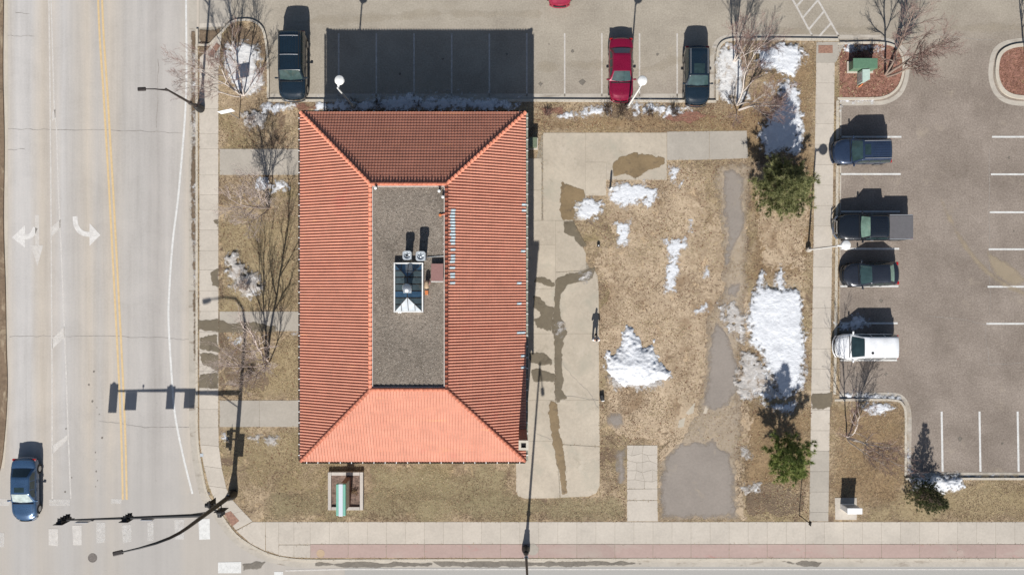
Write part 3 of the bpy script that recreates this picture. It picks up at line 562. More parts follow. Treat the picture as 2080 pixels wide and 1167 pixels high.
# road markings: paint sheets a few millimetres above the road
def mark(name, poly, m, parent, z=.007):
    q = W2(poly); mb = MB(); mb.prism(q, z - .003, z); return mb.build(name, m, parent)
def line(name, pts, wpx, m, parent, z=.007): return ribbon(name, pts, wpx * S, z, m, parent)
line('edge_line', smooth_path([(378, -300), (378, 0), (379, 134), (376, 234), (363, 390), (351, 490), (344, 590), (342.6, 657), (350, 780), (356, 844), (371, 921), (391, 1002)]), 4, M['white_line'], street)
for dx in (0, 8): line('centre_line', smooth_path([(198 + dx, -300), (199.5 + dx, 0), (211 + dx, 200), (222 + dx, 390), (232 + dx, 580), (241 + dx, 755), (247 + dx, 900), (249.5 + dx, 1014)]), 4.2, M['yellow'], street)
line('lane_line', [(98, -300), (99.6, 0), (102, 200), (103.6, 390), (105, 600), (106, 800), (106.5, 1015)], 3.2, M['white_worn'], street)
line('lane_line', [(103, -100), (104, 0), (110, 210), (115, 265), (119, 390), (125, 520), (130, 640)], 3.0, M['white_worn'], street)
line('lane_line', [(130, 640), (135, 770), (138, 860), (144, 1012)], 3.0, M['white_worn'], street)
for q in ([(106, 228), (113, 220), (113, 238), (106, 247)], [(106, 460), (123, 445), (123, 462), (106, 479)], [(106, 688), (131, 662), (131, 685), (106, 708)], [(107, 904), (137, 882), (137, 892), (107, 921)]): mark('hatch_bar', q, M['white_worn'], street)
def arrow(pts_shaft, wpx, head, m): 
    line('arrow_shaft', smooth_path(pts_shaft), wpx, m, street); mark('arrow_head', head, m, street, z=.0085)
arrow([(75, 436), (75.5, 470), (76, 500)], 8, [(63, 498), (88, 498), (76, 540)], M['white_worn'])
arrow([(72, 462), (66, 475), (58, 480), (49, 481)], 10, [(51, 457), (51, 503), (24, 482)], M['white_mid'])
arrow([(152.5, 439), (154, 455), (160, 467), (170, 474), (183, 476)], 10, [(182, 453), (182, 499), (204, 477)], M['white_mid'])
for q, m in (([(99, 1073), (118, 1073), (118, 1108), (99, 1106)], 'white_worn'), ([(147, 1066), (166, 1066), (166, 1106), (149, 1106)], 'white_worn'), ([(196, 1060), (214, 1060), (214, 1100), (196, 1102)], 'white_faint'), ([(247, 1066), (267, 1064), (267, 1098), (250, 1102)], 'white_faint'),
             ([(300, 1060), (312, 1058), (312, 1096), (300, 1098)], 'white_faint'), ([(354, 1054), (374, 1054), (374, 1094), (356, 1094)], 'white_faint'), ([(403, 1054), (426, 1052), (427, 1094), (405, 1095)], 'white_line'), ([(-8, 1080), (9, 1081), (9, 1110), (-8, 1110)], 'white_faint')):
    mark('crosswalk_bar', q, M[m], street, z=.010)
mark('crosswalk_bar', [(443, 1141), (490, 1140), (490, 1163), (443, 1163)], M['white_line'], street, z=.010); mark('crosswalk_bar', [(557, 1160), (575, 1160), (575, 1190), (557, 1190)], M['white_line'], street, z=.010)
for q in ([(-8, 1012), (20, 1012), (20, 1026), (-8, 1026)], [(100, 1013), (142, 1013), (142, 1026), (100, 1026)], [(226, 1012), (247, 1012), (247, 1022), (226, 1022)]): mark('stop_line', q, M['white_faint'], street)
line('edge_line', [(580, 1158), (700, 1155), (1200, 1155), (2700, 1155)], 3, M['white_worn'], street_s, z=.012)
for x in (688, 764.5, 841, 917.5, 994, 1070, 1147, 1222.5, 1299, 1375.5): line('stall_line', [(x, 68), (x, 196)], 3.0, M['white_worn'], lot)
for y in (278, 353.5, 429.5, 505, 581, 656, 731): line('stall_line', [(1707, y), (1831 - (y - 278) * .02, y)], 3.6, M['white_line'], lot)
for y in (278, 354, 431, 506, 582, 657): line('stall_line', [(2015 - (y - 278) * .03, y), (2160, y)], 3.6, M['white_line'], lot)
for x in (1912.6, 1989.5, 2067): line('stall_line', [(x, 835), (x + 2, 957)], 4.0, M['white_line'], lot)
for a, b in (((1604, -12), (1650, 73)), ((1654, -12), (1704, 74)), ((1618, 13), (1630, 0)), ((1631, 36), (1660, 2)), ((1643, 60), (1674, 23)), ((1664, 74), (1687, 48))): line('hatch_line', [a, b], 3.8, M['white_worn'], lot, z=.007 if a[1] < 0 else .0085)
def crack(pts, parent, wpx=.9, z=.0055, m='crack'):
    P = []
    for a, b in zip(pts[:-1], pts[1:]):
        for k in range(8): t_ = k / 8; P.append((a[0] + (b[0] - a[0]) * t_ + rng.uniform(-1.5, 1.5), a[1] + (b[1] - a[1]) * t_ + rng.uniform(-1.5, 1.5)))
    P.append(pts[-1]); ribbon('crack', P, wpx * S, z, M[m], parent, wob=.5)
for c in ([(12, 262), (100, 263), (240, 265), (330, 268), (372, 271)], [(18, 683), (110, 682), (240, 683), (340, 686), (392, 690)], [(14, 72), (70, 74)], [(14, 305), (50, 303)], [(250, 860), (300, 868), (384, 867)], [(200, 855), (250, 860)], [(30, 26), (60, 28)], [(322, 120), (318, 260)]): crack(c, street)
for c in ([(1880, 640), (1960, 650), (2004, 660)], [(2000, 660), (2010, 740), (2080, 735)], [(1900, 70), (1990, 80), (2020, 82)], [(2010, 300), (2010, 640)]): crack(c, lot, .7)
for c in ([(1129, 720), (1160, 760), (1200, 800), (1216, 830)], [(1090, 880), (1115, 890), (1120, 892)], [(1133, 800), (1216, 812)]): crack(c, yard, .6, .142)
def disc(name, x, y, r, m, z, parent, n=24):
    mb = MB(); c = G(x, y); mb.lathe((c.x, c.y, 0), [(r, z - .02), (r, z), (r * .85, z), (r * .82, z - .004), (.02, z - .003)], n); return mb.build(name, m, parent, smooth=False)
disc('manhole_cover', 188, 1132, .34, M['iron'], .008, street); disc('manhole_cover', 652, 1122, .30, M['tan'], .146, band); disc('manhole_cover', 1948, 1122, .28, M['pink'], .146, band)
disc('access_cover', 425, 1001, .11, M['iron'], .142, walk)
mb = MB(); c = G(1082, 1114); mb.lathe((c.x, c.y, 0), [(.42, .12), (.42, .144), (.30, .146), (.02, .146)], 24); mb.build('concrete_footing_patch', M['conc_g'], band)
mb = MB(); c = G(411, 923); mb.box((c.x, c.y, .14), (.24, .24, .02)); mb.build('utility_cover', M['grey_metal'], walk)

# ------------------------------------------------------------------ the building
BX0, BX1, BY0, BY1 = (-391.0) * S, 24.6 * S, -320.8 * S, 323.6 * S       # eaves (W, E, S, N)
ZE, ZR = 5.75, 8.43
RX0, RX1, RY0, RY1 = -250.6 * S, -115.7 * S, -180.1 * S, 182.8 * S        # inner ridge
EXCL.append([(BX0 + .5, BY0 + .5), (BX1, BY0 + .5), (BX1, BY1), (BX0 + .5, BY1)])
bld = empty('office_building', ((BX0 + BX1) / 2, (BY0 + BY1) / 2, 0)); OB = Vector(bld.location)
tag(bld, 'office building with orange clay tile hip roof around a flat gravel deck', 'building')
bld.location = (0, 0, 0)
wi = .75
mb = MB()
wx0, wx1, wy0, wy1 = BX0 + wi, BX1 - wi, BY0 + wi, BY1 - wi
mb.prism([(wx0, wy0), (wx1, wy0), (wx1, wy1), (wx0, wy1)], -.1, ZE - .12); mb.build('wall', M['wallb'], bld)
mb = MB(); mb.prism([(BX0 + .05, BY0 + .05), (BX1 - .05, BY0 + .05), (BX1 - .05, BY1 - .05), (BX0 + .05, BY1 - .05)], ZE - .13, ZE - .03); mb.build('soffit', M['dark_gut'], bld)
def window(cx, cy, nx, ny, wd=1.2, z0=.9, z1=2.4):
    ax = Vector((-ny, nx, 0)); o = Vector((cx, cy, (z0 + z1) / 2)); nn = Vector((nx, ny, 0)); mbw = MB()
    d = (abs(ax.x) * wd + abs(nn.x) * .06 + .001, abs(ax.y) * wd + abs(nn.y) * .06 + .001, z1 - z0); mbw.box(o + nn * .02, d); fr = mbw.build('window', M['dark_metal'], bld)
    for s_ in (-1, 1):
        m2 = MB(); m2.box(o + nn * .045 + ax * s_ * wd * .245, (abs(ax.x) * wd * .44 + abs(nn.x) * .03, abs(ax.y) * wd * .44 + abs(nn.y) * .03, (z1 - z0) * .9)); m2.build('pane', M['window'], fr)
for k in range(6):
    yy = wy0 + 2 + k * (wy1 - wy0 - 4) / 5
    for zz in (.9, 3.4): window(wx0, yy, -1, 0, z0=zz, z1=zz + 1.5); window(wx1, yy, 1, 0, z0=zz, z1=zz + 1.5)
for k in range(5):
    xx = wx0 + 1.6 + k * (wx1 - wx0 - 3.2) / 4
    for zz in (.9, 3.4): window(xx, wy0, 0, -1, z0=zz, z1=zz + 1.5); window(xx, wy1, 0, 1, z0=zz, z1=zz + 1.5)

# tiled slopes: rows of barrel tiles, every course stepped, cut along the hips
TP, TR = .194, .225
def prof(t):
    t = t % 1.0
    if t < .66: u = (t - .33) / .33; return .076 * math.sqrt(max(0, 1 - u * u))
    return -.012
SEG = [0, .06, .17, .33, .49, .60, .66, .83]
roof = mesh_obj('roof', [(BX0 + .02, BY0 + .02, ZE - .05), (BX1 - .02, BY0 + .02, ZE - .05), (BX1 - .02, BY1 - .02, ZE - .05), (BX0 + .02, BY1 - .02, ZE - .05),
                         (RX0, RY0, ZR - .05), (RX1, RY0, ZR - .05), (RX1, RY1, ZR - .05), (RX0, RY1, ZR - .05)],
                [(0, 1, 5, 4), (1, 2, 6, 5), (2, 3, 7, 6), (3, 0, 4, 7)], M['brick_d'], bld)
def slope(o, du, dv, L, run_, rise):
    """o eave start corner, du along the eave, dv inwards"""
    nrow = int(math.hypot(run_, rise) / TR); pv = run_ / nrow; us = []; nt = int(round(L / TP)); tp = L / nt
    for i in range(nt): us += [(i + s_) * tp for s_ in SEG]
    us.append(L); us = np.array(us); hz = np.array([prof(u / tp) for u in us])
    rows = []; 
    for r in range(nrow + 1):
        if r < nrow: rows += [(r * pv, .034), ((r + 1) * pv - .004, .002)]
    V = np.array([a for a, b in rows]); B = np.array([b for a, b in rows])
    vmax = np.minimum(np.minimum(us, L - us), run_)
    VV = np.minimum(V[:, None], vmax[None, :]); ZZ = ZE + VV * rise / run_ + hz[None, :] + B[:, None]
    VV = np.where(V[:, None] == 0, -.05, VV)
    X = o[0] + us[None, :] * du[0] + VV * dv[0]; Y = o[1] + us[None, :] * du[1] + VV * dv[1]
    wob = .008 * fbm(X * 1.0, Y * 1.0, .9, 2, 5); ZZ = ZZ + wob
    ny, nx = X.shape; idx = np.arange(nx * ny).reshape(ny, nx)
    ok = (V[:-1, None] < np.maximum(vmax[None, :-1], vmax[None, 1:]))
    q = np.stack([idx[:-1, :-1][ok], idx[:-1, 1:][ok], idx[1:, 1:][ok], idx[1:, :-1][ok]], 1)
    b = tag(np_obj('tile_courses', np.stack([X.ravel(), Y.ravel(), ZZ.ravel()], 1), q, M['tile'], roof, smooth=True), kind='stuff')
    try: b.data.set_sharp_from_angle(angle=R(50))
    except Exception: pass
LX, LY = BX1 - BX0, BY1 - BY0; rs = ZR - ZE
slope((BX0, BY0), (1, 0), (0, 1), LX, RY0 - BY0, rs); slope((BX1, BY0), (0, 1), (-1, 0), LY, BX1 - RX1, rs)
slope((BX1, BY1), (-1, 0), (0, -1), LX, BY1 - RY1, rs); slope((BX0, BY1), (0, -1), (1, 0), LY, RX0 - BX0, rs)
# hip and ridge caps, one mesh shared by all
def cap_mesh():
    mbc = MB(); n = 7; vs = []; 
    for (x, r, z) in ((0, .125, .03), (.34, .105, .0)):
        for j in range(n): a = math.pi * j / (n - 1); vs.append((x, r * math.cos(a), r * .8 * math.sin(a) + z))
    mbc.add(vs, [(j, j + 1, n + j + 1, n + j) for j in range(n - 1)] + [tuple(range(n))]); 
    me = bpy.data.meshes.new('ridge_tile'); me.from_pydata(mbc.v, [], mbc.f); me.materials.append(M['cap']); me.polygons.foreach_set('use_smooth', [True] * len(me.polygons)); return me
capm = cap_mesh()
def caps(a, b):
    a, b = Vector(a), Vector(b); d = b - a; n = max(1, int(d.length / .30)); u = d.normalized(); st = d / n
    q = u.to_track_quat('X', 'Z')
    for i in range(n):
        o = bpy.data.objects.new('ridge_tile', capm); o.location = a + st * i + Vector((0, 0, .02 if a.z > ZR - .1 and b.z > ZR - .1 else .045)); o.rotation_mode = 'QUATERNION'; o.rotation_quaternion = q; link(o, roof)
cE = [(BX0, BY0), (BX1, BY0), (BX1, BY1), (BX0, BY1)]; cR = [(RX0, RY0), (RX1, RY0), (RX1, RY1), (RX0, RY1)]
for e, r in zip(cE, cR): caps((*e, ZE), (*r, ZR))
for i in range(4): a, b = cR[i], cR[(i + 1) % 4]; caps((*a, ZR), (*b, ZR))
# grey replaced tiles
tm = bpy.data.meshes.new('tile'); vs = []; n = 6
for x, r in ((0, .082), (.42, .078)):
    for j in range(n): a = math.pi * j / (n - 1); vs.append((x, r * math.cos(a), r * 1.3 * math.sin(a)))
tm.from_pydata(vs, [], [(j, j + 1, n + j + 1, n + j) for j in range(n - 1)] + [(0, 1, 2, 3, 4, 5)]); tm.materials.append(M['tile_grey']); tm.polygons.foreach_set('use_smooth', [True] * len(tm.polygons))
def grey_tile(ipx, ipy, sx=1.0):
    for z in (6.0, 7.0, 8.0):
        for _ in range(6): p = I(ipx, ipy, z); v = BX1 - p.x; z = ZE + max(0, v) * rs / (BX1 - RX1)
    k = round((p.y - BY0) / (LY / int(round(LY / TP))) - .33) + .33; yy = BY0 + k * LY / int(round(LY / TP))
    o = bpy.data.objects.new('tile', tm); o.location = (p.x + .2, yy, z - .2 * rs / (BX1 - RX1) + .012); o.scale = (sx, 1, 1)
    o.rotation_euler = (0, math.atan2(rs, BX1 - RX1), math.pi) if False else (0, 0, 0)
    dr = Vector((-(BX1 - RX1), 0, rs)).normalized(); o.rotation_mode = 'QUATERNION'; o.rotation_quaternion = dr.to_track_quat('X', 'Z'); o['label'] = 'grey weathered roof tile'; link(o, roof)
for y in list(range(424, 500, 6)) + [508, 520, 527, 533, 545, 557, 564, 575]: grey_tile(917 + rng.uniform(-.6, .6), y, rng.uniform(.7, .95))
for (x, y) in ((1062, 415), (1062, 427), (1060, 509), (1052, 573), (1052, 614), (1052, 672), (1060, 677), (1060, 719), (1060, 747)): grey_tile(x, y, .8)
# gutters with white hanger straps
def gut(a, b, m, nn):
    a, b = Vector(a), Vector(b); mbg = MB(); u = (b - a).normalized(); o_ = Vector((nn[0], nn[1], 0)); prf = [(.0, .10), (.0, .0), (.11, .0), (.13, .11), (.118, .11), (.10, .012), (.012, .012), (.012, .10)]
    vs = [p + o_ * s_ + Vector((0, 0, h_)) for p in (a, b) for s_, h_ in prf]; n_ = len(prf)
    mbg.add(vs, [(i, (i + 1) % n_, n_ + (i + 1) % n_, n_ + i) for i in range(n_)] + [tuple(range(n_)), tuple(range(n_, 2 * n_))]); g_ = mbg.build('gutter_trough', m, bld)
    mh = MB(); L_ = (b - a).length; k = int(L_ / .72)
    for i in range(k): mh.box(a + u * (i + .5) * L_ / k + o_ * .065 + Vector((0, 0, .125)), (abs(u.x) * .05 + abs(o_.x) * .15, abs(u.y) * .05 + abs(o_.y) * .15, .012))
    mh.build('gutter_hanger', M['white_metal'], g_)
zg = ZE - .20
gut((BX0, BY0 - .055, zg), (BX1, BY0 - .055, zg), M['dark_gut'], (0, -1)); gut((BX0, BY1 + .02, zg), (BX1, BY1 + .02, zg), M['dark_gut'], (0, 1))
gut((BX0 - .055, BY0, zg), (BX0 - .055, BY1, zg), M['dark_gut'], (-1, 0)); gut((BX1 + .055, BY0, zg), (BX1 + .055, BY1, zg), M['green_gut'], (1, 0))
for (x, y) in ((BX1 - .02, BY0 - .12), (BX0 + .3, BY1 + .12), (BX0 - .12, BY0 + .4), (BX1 + .12, BY1 - .4)):
    mb = MB(); mb.tube([(x, y, zg), (x + (.0), y, zg - .4), (x, y, .2)], .05, 8); mb.build('downpipe', M['dark_gut'], bld)
# flat gravel deck with a pale coping
ZF = ZR - .10
mb = MB(); mb.prism([(RX0 + .02, RY0 + .02), (RX1 - .02, RY0 + .02), (RX1 - .02, RY1 - .02), (RX0 + .02, RY1 - .02)], ZF - .3, ZF); mb.build('gravel_deck', M['gravel'], bld)
mb = MB(); tk = .055
mb.box(((RX0 + RX1) / 2, RY1 - .15, ZR - .20), (RX1 - RX0 - .1, tk, .40)); mb.box(((RX0 + RX1) / 2, RY0 + .15, ZR - .20), (RX1 - RX0 - .1, tk, .40))
mb.box((RX0 + .15, (RY0 + RY1) / 2, ZR - .20), (tk, RY1 - RY0 - .4, .40)); mb.box((RX1 - .15, (RY0 + RY1) / 2, ZR - .20), (tk, RY1 - RY0 - .4, .40)); mb.build('coping', M['coping'], bld)
# scattered ballast stones give the deck relief
n = 9000; r_ = np.random.RandomState(4); sxy = np.stack([r_.uniform(RX0 + .22, RX1 - .22, n), r_.uniform(RY0 + .22, RY1 - .22, n)], 1); ss = r_.uniform(.018, .045, n); an = r_.uniform(0, 6.28, n)
base = np.array([(1, 0, 0), (-.5, .87, 0), (-.5, -.87, 0), (.1, .05, .9)]); ca, sa = np.cos(an), np.sin(an)
co = np.zeros((n, 4, 3)); co[:, :, 0] = (base[None, :, 0] * ca[:, None] - base[None, :, 1] * sa[:, None]) * ss[:, None] + sxy[:, None, 0]; co[:, :, 1] = (base[None, :, 0] * sa[:, None] + base[None, :, 1] * ca[:, None]) * ss[:, None] + sxy[:, None, 1]; co[:, :, 2] = base[None, :, 2] * ss[:, None] * .9 + ZF
ff = np.array([(0, 1, 3), (1, 2, 3), (2, 0, 3)])[None] + (np.arange(n) * 4)[:, None, None]
M['stone_t'] = tinted('ballast stones', [(0, (.09, .075, .06)), (.5, (.22, .19, .155)), (.9, (.34, .30, .25)), (1, (.46, .42, .37))])
tag(np_obj('ballast_stones', co.reshape(-1, 3), ff.reshape(-1, 3), M['stone_t'], bld, False, np.repeat(r_.uniform(0, 1, n), 4)), kind='stuff')
# chimney
mb = MB(); cp = G(1059.7, 852); mb.box((cp.x, cp.y, 5.2), (.52, .56, 10.4)); ch = mb.build('chimney', M['brick_d'], bld)
mb = MB(); o_ = .36; i_ = .2
for (dx, dy, sx, sy) in ((0, .225, .60, .15), (0, -.225, .60, .15), (-.225, 0, .15, .30), (.225, 0, .15, .30)): mb.box((cp.x + dx, cp.y + dy, 10.46), (sx, sy, .12))
mb.build('chimney_cap', M['stone_cap'], ch); mb = MB(); mb.box((cp.x, cp.y, 10.41), (.34, .34, .02)); mb.build('flue', M['void'], ch)

# things on the deck
def roofI(x, y, dz=0.0): return I(x, y, ZF + dz)
sk = empty('skylight', roofI(831, 583.5)); sk.location.z = ZF; tag(sk, 'hipped glass skylight with white kerb in the middle of the gravel deck', 'skylight')
hw, hl = .86, 1.50
mb = MB()
for (dx, dy, sx, sy) in ((-hw - .03, 0, .08, 2 * hl + .14), (hw + .03, 0, .08, 2 * hl + .14), (0, hl + .03, 2 * hw, .08), (0, -hl - .03, 2 * hw, .08)): mb.box((dx, dy, .19), (sx, sy, .38))
mb.build('kerb_frame', M['white_metal'], sk)
zb, zt = .36, .98; ya, yb = -.60, .60
def quad_panes(fn, nu, m, name='pane'):
    for i in range(nu):
        mbp = MB(); pts = fn(i / nu + .012, (i + 1) / nu - .012); c_ = sum((Vector(p) for p in pts), Vector()) / len(pts)
        mbp.add(pts, [tuple(range(len(pts)))]); mbp.build(name, m[i % len(m)], sk)
for s_ in (-1, 1):
    def side(t0, t1, s_=s_):
        y0, y1 = -hl + 2 * hl * t0, -hl + 2 * hl * t1
        def top(y): return min(max(y, ya), yb)
        def h_(y):
            lim = 1.0
            if y < ya: lim = (y + hl) / (ya + hl)
            if y > yb: lim = (hl - y) / (hl - yb)
            return lim
        a0, a1 = h_(y0), h_(y1)
        P = [(s_ * hw, y0, zb), (s_ * hw, y1, zb), (s_ * hw * (1 - a1) + s_ * .02, y1, zb + (zt - zb) * a1), (s_ * hw * (1 - a0) + s_ * .02, y0, zb + (zt - zb) * a0)]
        return P if s_ > 0 else P[::-1]
    quad_panes(side, 7, [M['sky_glass'], M['sky_glass'], M['sky_glass_b'], M['sky_glass']])
for s_, mm in ((1, [M['sky_glass_b']]), (-1, [M['sky_glass_w']])):
    yk = yb if s_ > 0 else -ya
    def end(t0, t1, s_=s_, yk=yk):
        x0, x1 = -hw + 2 * hw * t0, -hw + 2 * hw * t1; f0, f1 = 1 - abs(x0) / hw, 1 - abs(x1) / hw
        P = [(x0, s_ * hl, zb), (x1, s_ * hl, zb), (x1, s_ * (hl - (hl - yk) * f1), zb + (zt - zb) * f1), (x0, s_ * (hl - (hl - yk) * f0), zb + (zt - zb) * f0)]
        return P if s_ < 0 else P[::-1]
    quad_panes(end, 4, mm)
mb = MB()
for s_ in (-1, 1):
    mb.tube([(s_ * hw, -hl, zb), (0, ya, zt)], .022, 6); mb.tube([(s_ * hw, hl, zb), (0, yb, zt)], .022, 6)
    for i in range(8):
        y_ = -hl + 2 * hl * i / 7; a_ = 1.0 if ya <= y_ <= yb else ((y_ + hl) / (ya + hl) if y_ < ya else (hl - y_) / (hl - yb)); mb.tube([(s_ * hw, y_, zb), (s_ * hw * (1 - a_), y_, zb + (zt - zb) * a_)], .016, 5)
for s_, yk in ((1, yb), (-1, ya)):
    for i in range(1, 4): x_ = -hw + 2 * hw * i / 4; f_ = 1 - abs(x_) / hw; mb.tube([(x_, s_ * hl, zb), (x_, s_ * (hl - (hl - abs(yk)) * f_), zb + (zt - zb) * f_)], .016, 5)
mb.tube([(0, ya, zt), (0, yb, zt)], .03, 6); mb.build('glazing_bars', M['dark_metal'], sk)
vt = empty('turbine_vent', roofI(827, 585, 1.2)); vt.location.z = ZF + .98; tag(vt, 'shiny round turbine vent on the ridge of the skylight', 'roof vent')
mb = MB(); mb.box((0, -.05, .02), (.5, .5, .16)); mb.build('base', M['grey_metal'], vt); mb = MB(); mb.lathe((0, 0, .08), [(.16, 0), (.17, .1), (.25, .16), (.29, .28), (.27, .40), (.18, .48), (.02, .50)], 24); mb.build('turbine_head', M['galv'], vt, smooth=True)
mb = MB()
for k in range(16):
    a = k * math.pi / 8; mb.tube([(.255 * math.cos(a), .255 * math.sin(a), .25), (.295 * math.cos(a + .15), .295 * math.sin(a + .15), .36), (.275 * math.cos(a + .3), .275 * math.sin(a + .3), .47)], .012, 4)
mb.build('vane', M['grey_metal'], vt)
def fan(px_, py_, hh, wd, lab, mcone):
    e = empty('exhaust_fan', roofI(px_, py_, hh)); e.location.z = ZF; tag(e, lab, 'exhaust fan', 'exhaust fans north of the skylight')
    m_ = MB(); m_.box((0, 0, hh / 2), (wd * .82, wd * .82, hh), bevel=.02); m_.build('duct', M['grey_metal'], e)
    m_ = MB(); ro, n_ = wd / 2, 24; vs = []
    for j in range(n_):
        a = 2 * math.pi * j / n_; c_, s_ = math.cos(a), math.sin(a); k = ro / max(abs(c_), abs(s_)); kk = min(k, ro * 1.22); vs += [(c_ * kk, s_ * kk, hh), (c_ * kk, s_ * kk, hh + .08), (c_ * ro * .74, s_ * ro * .74, hh + .08), (c_ * ro * .70, s_ * ro * .70, hh - .02)]
    m_.add(vs, [(4 * j + i, 4 * ((j + 1) % n_) + i, 4 * ((j + 1) % n_) + i + 1, 4 * j + i + 1) for j in range(n_) for i in range(3)]); m_.build('rim', M['grey_metal'], e)
    m_ = MB(); m_.lathe((0, 0, hh - .02), [(ro * .72, 0), (ro * .40, -.0), (ro * .22, .06), (.02, .07)], 20); m_.build('hub', mcone, e, smooth=True)
    for k in range(5):
        m_ = MB(); a = k * 2 * math.pi / 5; m_.add([(0.06 * math.cos(a), .06 * math.sin(a), hh + .03), (ro * .66 * math.cos(a), ro * .66 * math.sin(a), hh + .01), (ro * .66 * math.cos(a + .5), ro * .66 * math.sin(a + .5), hh + .045), (0.06 * math.cos(a + .6), .06 * math.sin(a + .6), hh + .05)], [(0, 1, 2, 3)]); m_.build('blade', M['galv'], e)
fan(827, 518.5, .95, .56, 'smaller square exhaust fan with dark round opening, west of its taller twin', M['black']); fan(854.5, 520, 1.25, .60, 'taller square exhaust fan with grey round opening, by the skylight corner', M['galv'])
ht = empty('roof_hatch', roofI(888, 553, .3)); ht.location.z = ZF; tag(ht, 'faded brown roof hatch with white edge east of the skylight', 'hatch')
mb = MB(); mb.box((0, 0, .14), (.72, 1.06, .28)); mb.build('kerb_frame', M['white_metal'], ht); mb = MB(); mb.box((0, .01, .31), (.78, 1.10, .06), bevel=.015); mb.build('lid', M['brown_metal'], ht); mb = MB(); mb.box((0, -.585, .30), (.78, .035, .10)); mb.build('handle_bar', M['white_metal'], ht)
dv = empty('duct_elbow', roofI(867, 577, .4)); dv.location.z = ZF; tag(dv, 'tan curved vent hood between skylight and brown hatch', 'vent')
mb = MB(); mb.tube([(0, .1, -.02), (0, .1, .42), (0, .05, .56), (0, -.08, .58), (0, -.2, .5)], [.13, .13, .14, .15, .17], 12); mb.build('hood', M['tan'], dv, smooth=True); mb = MB(); mb.lathe((0, .1, 0), [(.2, 0), (.2, .03), (.14, .05)], 14); mb.build('flange', M['brown_metal'], dv)
bxo = empty('junction_box', roofI(866.5, 593, .2)); bxo.location.z = ZF; tag(bxo, 'small orange box with dark end beside the skylight', 'box'); mb = MB(); mb.box((0, -.03, .11), (.20, .28, .22), bevel=.015); mb.build('case', M['orange'], bxo); mb = MB(); mb.box((0, .155, .13), (.22, .06, .26), bevel=.01); mb.build('lid', M['dark_metal'], bxo)
for (x_, y_, lab) in ((763, 382, 'white capped vent pipe in the north-west corner of the gravel deck'), (892, 388, 'white capped vent pipe near the north-east deck corner, nearer the ridge'), (899.5, 400, 'white capped vent pipe near the north-east deck corner, farther south')):
    e = empty('vent_pipe', roofI(x_, y_, .35)); e.location.z = ZF; tag(e, lab, 'vent pipe', 'vent pipes on the deck'); mb = MB(); mb.tube([(0, 0, -.01), (0, 0, .34)], .07, 12); mb.build('pipe', M['dark_metal'], e); mb = MB(); mb.lathe((0, 0, .34), [(.08, 0), (.10, .03), (.09, .07), (.02, .09)], 14); mb.build('cap', M['white_metal'], e, smooth=True)
e = empty('overflow_pipe', roofI(898, 435, .2)); e.location.z = ZF; tag(e, 'short red pipe lying across the deck edge beside the east ridge', 'pipe')
mb = MB(); mb.tube([(-.12, -.04, .05), (.05, 0, .09), (.2, .03, .2)], .045, 10); mb.build('pipe', M['cap'], e); mb = MB(); mb.lathe((-.14, -.045, .0), [(.09, 0), (.09, .10), (.05, .11)], 12); mb.build('collar', M['orange'], e)
e = empty('skylight_vent', roofI(812, 631, .3)); e.location.z = ZF
tag(e, 'pair of small white spotlights at the south edge of the skylight, west one', 'spotlight', 'spotlights on the skylight kerb')
def spots(e):
    for s_ in (-.06, .06):
        m_ = MB(); m_.tube([(s_, .1, .3), (s_, 0, .34), (s_, -.14, .30)], [.02, .035, .06], 8); m_.build('lamp', M['white_metal'], e, smooth=True)
    m_ = MB(); m_.tube([(-.1, .1, .3), (.1, .1, .3)], .015, 6); m_.tube([(0, .1, .3), (0, .1, -.01)], .018, 6); m_.build('bracket', M['dark_metal'], e)
spots(e); e.name = 'spotlight'
e = empty('spotlight', roofI(849, 629, .3)); e.location.z = ZF; tag(e, 'pair of small white spotlights at the south edge of the skylight, east one', 'spotlight', 'spotlights on the skylight kerb'); spots(e)

e = empty('deck_conduit', (0, 0, ZF)); tag(e, 'thin grey conduit line running across the gravel deck to the fans', 'conduit')
a_, b_, c_ = roofI(903, 470), roofI(872, 478), roofI(866, 515); m_ = MB(); m_.tube([(a_.x, a_.y, .06), (a_.x, roofI(903, 520).y, .06), (roofI(868, 522).x, roofI(868, 522).y, .06)], .025, 6); m_.build('pipe', M['galv'], e); m_ = MB()
for t_ in (.2, .5, .8): m_.box((a_.x, a_.y + (roofI(903, 520).y - a_.y) * t_, .02), (.2, .1, .05))
m_.build('support_block', M['timber'], e)
mb = MB(); q1 = roofI(905, 488); mb.box((q1.x - .05, q1.y, ZF + .01), (.05, 2.6, .03)); mb.build('membrane_seam', M['coping'], bld)
# ------------------------------------------------------------------ snow
def snow(q, lab, m='snow', h=.10, seed=1, zb=.12, fade=.9, amp=.22, width=.25, nscale=1.2, holes=.75, bias=.03, res=.065, lump=.25, rag=.24, hscale=3.4, **kw):
    o = field('snow_patch', q, M[m], zb=zb, h=h, width=width, res=res, amp=amp, nscale=nscale, seed=seed, holes=holes, bias=bias + (.12 if m == 'snow' else .26) * min(1, fade), lump=lump, rag=rag, hscale=hscale, fade=fade, **kw)
    tag(o, lab, 'snow', 'patches of melting snow', 'stuff')
snow([(466, 92), (500, 84), (526, 98), (533, 170), (518, 188), (490, 194), (468, 168), (459, 130)], 'grey dirty snow on the planted peninsula by the driveway', 'snow_b', .10, 201)
snow([(533, 214), (560, 208), (600, 204), (612, 214), (590, 228), (560, 232), (536, 230)], 'bright snow in front of the black pickup-like SUV by the kerb', 'snow', .12, 202)
snow([(492, 236), (520, 224), (540, 236), (533, 254), (505, 258)], 'pale thawing heap beside the western sidewalk below the birch', 'snow_d', .14, 203)
